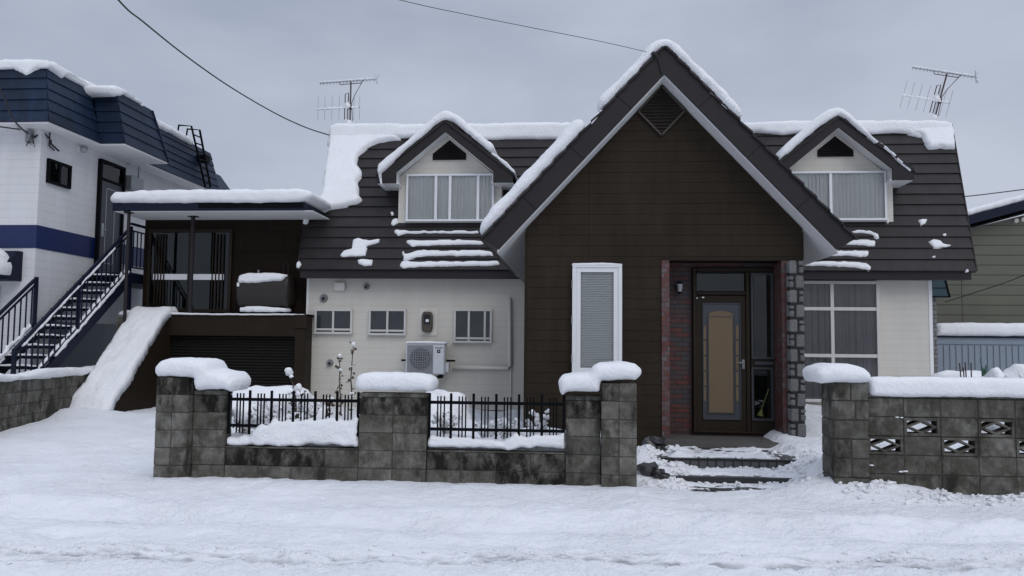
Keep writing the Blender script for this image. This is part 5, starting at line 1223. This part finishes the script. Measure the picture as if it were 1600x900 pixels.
# ================================================================== antennas
def antenna(base, label):
    rt = root('tv_antenna', base, label, 'antenna', 'tv antennas on the roof ridge'); b = Vector(base)
    add_mesh('mast', MB().tube([b, b+Vector((0,0,1.05))], .018, 8), 'rusty_metal', rt)
    m = MB(); zt_ = 1.05; m.tube([b+Vector((-.78,0,zt_-.02)), b+Vector((.66,0,zt_+.06))], .014, 6)
    for k in range(17):
        x = -.76+k*.082; m.tube([b+Vector((x,-.09,zt_+x*.055+.02)), b+Vector((x,.09,zt_+x*.055+.02))], .006, 5); m.tube([b+Vector((x,0,zt_+x*.055-.03)), b+Vector((x,0,zt_+x*.055+.04))], .006, 5)
    for s_ in (-1, 1): m.tube([b+Vector((.6,0,zt_+.06)), b+Vector((.68,s_*.1,zt_+.06+s_*.14))], .01, 5)
    m.tube([b+Vector((.58,0,zt_+.2)), b+Vector((.68,0,zt_-.08))], .009, 5)
    add_mesh('upper_boom', m, 'galvanised', rt)
    m = MB(); z = .42; m.tube([b+Vector((-.82,0,z-.04)), b+Vector((.24,0,z))], .013, 6)
    for x in (-.81, -.64, -.46, -.28, -.04, .09, .23): m.tube([b+Vector((x,0,z-.32)), b+Vector((x,0,z+.30))], .006, 5)
    add_mesh('lower_boom', m, 'galvanised', rt)
    m = MB(); pts = [(-.14,.02,z+.12), (-.14,.02,z+.33), (-.06,.02,z+.37), (-.06,.02,z+.15)]; m.tube([b+Vector(p) for p in pts], .012, 5); m.tube([b+Vector((-.14,0,z-.3)), b+Vector((-.14,0,z))], .012, 5); m.tube([b+Vector((-.07,0,z-.3)), b+Vector((-.07,0,z))], .012, 5)
    m.tube([b+Vector((-.3,.0,zt_)), b+Vector((-.28,0,zt_-.06)), b+Vector((.25,0,zt_-.03)), b+Vector((.3,0,zt_+.03))], .01, 5)
    m.tube([b+Vector((.28,0,zt_)), b+Vector((.1,0,z+.3)), b+Vector((.03,0,z+.1)), b+Vector((.06,0,.1)), b+Vector((.01,0,0))], .009, 5)
    m.cham(b.x-.04, b.x+.05, -.03+b.y, .03+b.y, b.z+z-.05, b.z+z+.04, .004)
    add_mesh('feeder', m, 'rusty_metal', rt)
    m = MB()
    for k in range(26): x = -.74+k*.05; m.blob(b+Vector((x,0,zt_+x*.055+.045)), random.uniform(.02,.034), (1.5,1.2,.8), .3, 5, k)
    for k in range(20): x = -.8+k*.05; m.blob(b+Vector((x,0,z-.005+x*.04)), random.uniform(.02,.04), (1.4,1.2,.9), .3, 5, k+40)
    m.blob(b+Vector((-.06,0,z+.03)), .07, amp=.4, sd=4); m.blob(b+Vector((-.02,0,.03)), .09, (1,1,.7), .4, 7, 9)
    add_mesh('rime', m, 'snow', rt, smooth=True)
    return rt
YAt = 19.6
a1n = antenna(P(546.8, 194, YAt), 'upright tv antenna with snowy booms on the roof above the left dormer')
a2n = antenna(P(1460, 186, YAt), 'tilted tv antenna with snowy booms on the right end of the roof'); a2n.rotation_euler = (R(8), R(13.5), 0)

# ================================================================== overhead wires
def wire(pts, r, lab):
    P3 = [P(*p) for p in pts]; out = []
    for i in range(len(P3)-1):                                      # Catmull-Rom
        p0_, p1_, p2_, p3_ = P3[max(i-1,0)], P3[i], P3[i+1], P3[min(i+2,len(P3)-1)]
        for k in range(6):
            t = k/6; out.append(.5*((2*p1_)+(-p0_+p2_)*t+(2*p0_-5*p1_+4*p2_-p3_)*t*t+(-p0_+3*p1_-3*p2_+p3_)*t**3))
    out.append(P3[-1]); solo('overhead_cable', MB().tube(out, r, 6), 'cable', lab, 'cable')
wire([(60, -150, 9), (185, 0, 11.5), (225, 35, 12.5), (290, 87, 14), (360, 136, 15.5), (430, 177, 17), (480, 200, 18.2), (518, 212, 19.1)], .014, 'black cable sagging down to the left top corner of the main roof')
wire([(400, -60, 7), (625, 0, 8.6), (740, 25, 9.4), (850, 47, 10.2), (940, 65, 10.9), (1010, 81, 11.55)], .004, 'thin cable running to the peak of the street gable')
wire([(1380, 320, 23), (1508, 307, 23.5), (1560, 301, 23.8), (1700, 283, 24)], .014, 'cable crossing the sky at the right edge above the beige neighbour')
wire([(1476, 472, 22), (1530, 455, 21), (1600, 430, 19.5), (1750, 360, 17)], .011, 'slack dark cable in front of the beige neighbour wall')
wire([(-60, 80, 12), (0, 140, 13.5), (20, 185, 14.6), (45, 210, 15.8), (70, 222, 16.6), (90, 235, 16.9)], .016, 'black cable dropping to the corner of the white neighbour house')
wire([(-60, 190, 13), (0, 198, 14.5), (35, 203, 16.0), (48, 206, 16.6)], .014, 'short level cable entering the white neighbour house corner')
m = MB(); c = P(1017, 84, YB-.05); m.tube([c, c+Vector((.05,0,.02))], .02, 8); m.tube([c+Vector((.05,0,0)), P(1030,92,YB-.03), P(1033,105,YB-.03), P(1035,114,YB-.03)], .012, 6); m.tube([c+Vector((-.03,0,.03)), c+Vector((.1,0,-.03))], .012, 6)
add_mesh('cable_anchor', m, 'cable', gw)

# ================================================================== garden plants
def gz_(x, y): return float(ground_h(np.array([x]), np.array([y]))[0])
def plant(x, y, h, n, label, leaves=30, spread=.15, lm='dead_leaf', top_snow=True, name='garden_shrub', snowb=6, lsz=.03, stem=.007):
    z0 = gz_(x, y)-.05; rt = root(name, (x, y, z0), label, 'plant'); sm, lf, sn = MB(), MB(), MB()
    for i in range(n):
        a = random.uniform(0, 6.28); hh = h*random.uniform(.55, 1); q = [Vector((x, y, z0))]
        dx_, dy_ = math.cos(a)*spread, math.sin(a)*spread*.6
        for k in range(1, 6): t = k/5; q.append(Vector((x+dx_*t**1.4+random.uniform(-.015,.015), y+dy_*t, z0+hh*t)))
        sm.tube(q, [stem, stem*.9, stem*.75, stem*.6, stem*.5, stem*.35], 5)
        for _ in range(leaves//n):
            t = random.uniform(.2, 1); k = min(4, int(t*5)); p_ = q[k].lerp(q[k+1], t*5-k)
            d_ = Vector((random.gauss(0,1), random.gauss(0,1), random.gauss(0,.7))).normalized()*random.uniform(.01,.05)
            sm.tube([p_, p_+d_], .0025, 3); c_ = p_+d_; u_ = Vector((random.gauss(0,1), random.gauss(0,1), random.gauss(0,1))).normalized()*lsz*random.uniform(.5,1); w_ = u_.cross(Vector((random.gauss(0,1), random.gauss(0,1), random.gauss(0,1)))).normalized()*lsz*.45
            lf.add([c_, c_+u_*.5+w_, c_+u_*1.1, c_+u_*.5-w_], [(0,1,2,3)])
        for _ in range(snowb):
            t = random.uniform(.1, 1); k = min(4, int(t*5)); p_ = q[k].lerp(q[k+1], t*5-k); sn.blob(p_+Vector((0,0,.006)), random.uniform(.006, .018), (2.0,1.2,.9), .4, 5, random.random()*50)
        if top_snow: sn.blob(q[-1], random.uniform(.015, .03), (1,1,1.1), .4, 6, i)
    add_mesh('stem', sm, 'plant_stem', rt)
    if lf.v: add_mesh('leaves', lf, lm, rt)
    if sn.v: add_mesh('clinging_snow', sn, 'snow', rt, smooth=True)
    return rt
q = P(465, 660, 10.4); sh_ = plant(q.x, q.y, .85, 7, 'leafy brown shrub with a round snowball on its top twig', 150, .12, snowb=3, lsz=.04)
m = MB(); m.blob(P(451, 581, 10.4), .052, amp=.35, seg=10, sd=3); m.blob(P(466, 607, 10.4), .05, (1,1,1.1), .4, 8, 8); m.blob(P(455, 588, 10.38), .03, (1,1,.7), .4, 8, 9); add_mesh('snowball', m, 'snow', sh_, smooth=True)
b0 = Vector((q.x, 10.4, gz_(q.x, 10.4)-.05)); add_mesh('main_stem', MB().tube([b0, b0.lerp(P(462, 620, 10.4), .6), P(462, 615, 10.4), P(457, 598, 10.4), P(451, 581, 10.4)], [.012, .01, .009, .008, .006], 6), 'plant_stem', sh_)
for px, py, h, Y, n, lb in ((548, 640, 1.2, 10.5, 1, 'tall bare stem with dark buds against the cream wall, right of two'), (532, 640, 1.12, 10.6, 1, 'leaning dark leaved stem against the cream wall, left of two'), (512, 655, .5, 10.7, 2, 'short thin dry stalk between the shrub and the two tall stems')):
    q = P(px, py, Y); plant(q.x, q.y, h, n, lb, 34*n, .05, 'dead_leaf', True, 'flower_stem', 3, .05, .013)
for i, (px, Y, h, lb) in enumerate(((380, 9.75, .32, 'snowy twig tuft nearest the far left pier'), (405, 9.72, .3, 'snowy twig tuft behind the third bar group of the left railing'), (436, 9.8, .34, 'dense dry twig tuft with straw stems in the middle of the left railing'), (600, 9.8, .3, 'x'), (700, 9.9, .35, 'snowy dry tuft behind the left end of the right railing'), (762, 9.85, .3, 'snowy dry tuft behind the middle of the right railing'), (790, 9.85, .32, 'dark leaved tuft right of the middle of the right railing'), (846, 9.85, .42, 'curved dry twig behind the right end of the right railing'), (418, 10.2, .45, 'snow laden twiggy bush behind the left railing, left of the leafy shrub'), (484, 10.1, .4, 'snow laden dead leafed bush between the leafy shrub and the tall stems'))):
    if lb == 'x': continue
    q = P(px, 680, Y); plant(q.x, q.y, h, 10, lb, 70, .17, snowb=16, lsz=.03, stem=.005)
# snow mound bodies in the garden
def mound(px, py, Y, w, d, h, lab, sd):
    q = P(px, py, Y); m = MB().blob((q.x, Y, q.z-h*.2), 1, (w, d, h), .45, 18, sd); a = np.array(m.v)
    for i in range(len(a)): a[i] += np.array(mn.noise_vector(Vector(a[i])*6))*.03
    m.v = a.tolist(); solo('snow_mound', m, 'snow', lab, 'snow', smooth=True)
mound(425, 632, 11.8, .72, .5, .30, 'snow covered bush mound behind the left railing', 3)
mound(690, 640, 11.6, .42, .5, .34, 'high snow mound behind the left end of the right railing', 6)
mound(372, 640, 11.0, .3, .3, .17, 'small snow mound beside the second pier on the left', 7)
rub = MB()
def chunk(x, y, r, up=0):
    z = gz_(x, y)+up; rub.blob((x, y, z), r, (random.uniform(.8,1.5), 1, random.uniform(.6,.9)), 1.1, 6, random.random()*90)
for _ in range(170): chunk(random.gauss(1.0, .15), random.uniform(9.5, 11.6), random.uniform(.012, .045))
for _ in range(130): chunk(random.gauss(2.55, .2), random.uniform(9.3, 11.5), random.uniform(.01, .035))
for _ in range(150): chunk(random.uniform(1.1, 2.6), random.choice((9.62, 9.98, 10.0, 10.58, 10.6))+random.uniform(-.08, .08), random.uniform(.008, .028))
for _ in range(140): chunk(random.uniform(2.7, 5.4), 8.98+random.gauss(0, .12), random.uniform(.012, .04))
for _ in range(500):
    x = random.uniform(-5, 6); chunk(x, float(rut_y(np.array([x]))[0])+random.choice((-.1, .2, .34))+random.gauss(0, .05), random.uniform(.005, .013))
solo('snow_rubble', rub, 'snow', 'loose snow crumbs strewn round the entrance steps, the wall foot and the tyre rut', 'snow', smooth=True)['kind'] = 'stuff'
# right garden beyond the wall
for px, py, Y, w, h, lb, sd in ((1500, 587, 14, .75, .08, 'low rounded snow hump behind the right wall beside the cream corner', 2), (1556, 587, 13, .2, .10, 'small snow covered bush behind the right wall', 4), (1592, 583, 13, .3, .15, 'larger snow covered bush at the right edge behind the wall', 5)):
    q = P(px, py, Y); top = q.z+h*.8; gz0 = gz_(q.x, Y)-.15; m = MB().blob((q.x, Y, (top+gz0)/2), 1, (w, .4, (top-gz0)/2), .3, 22, sd); a = np.array(m.v)
    for i in range(len(a)):
        a[i] += np.array(mn.noise_vector(Vector(a[i])*6))*.04
    m.v = a.tolist(); solo('snow_mound', m, 'snow', lb, 'snow', smooth=True)
m = MB(); 
for a, b in (((1499, 567), (1510, 590)), ((1508, 566), (1514, 590)), ((1517, 567), (1519, 590)), ((1505, 574), (1512, 592))): m.tube([P(*a, 13.5), P(*b, 13.5)-Vector((0,0,1.0))], .01, 5)
solo('garden_stakes', m, 'plant_stem', 'cluster of thin dark stakes poking above the right wall', 'stakes')
q = P(1538, 590, 13.5); m = MB(); 
for a, r_ in (((1531, 560), .009), ((1541, 570), .018), ((1546, 578), .02), ((1536, 574), .014)): m.tube([q-Vector((0,0,1.0)), q.lerp(P(*a, 13.5), .6), P(*a, 13.5)], [r_, r_, r_*.4], 5)
solo('green_plant', m, 'green_plant', 'thin green leafed plant above the right wall in front of the shed', 'plant')
q = P(1590, 600, 12.6); plant(q.x, q.y, .55, 5, 'dry seed head plant with snow tufts at the right edge', 40, .2, snowb=4, lsz=.03).location.z += .35
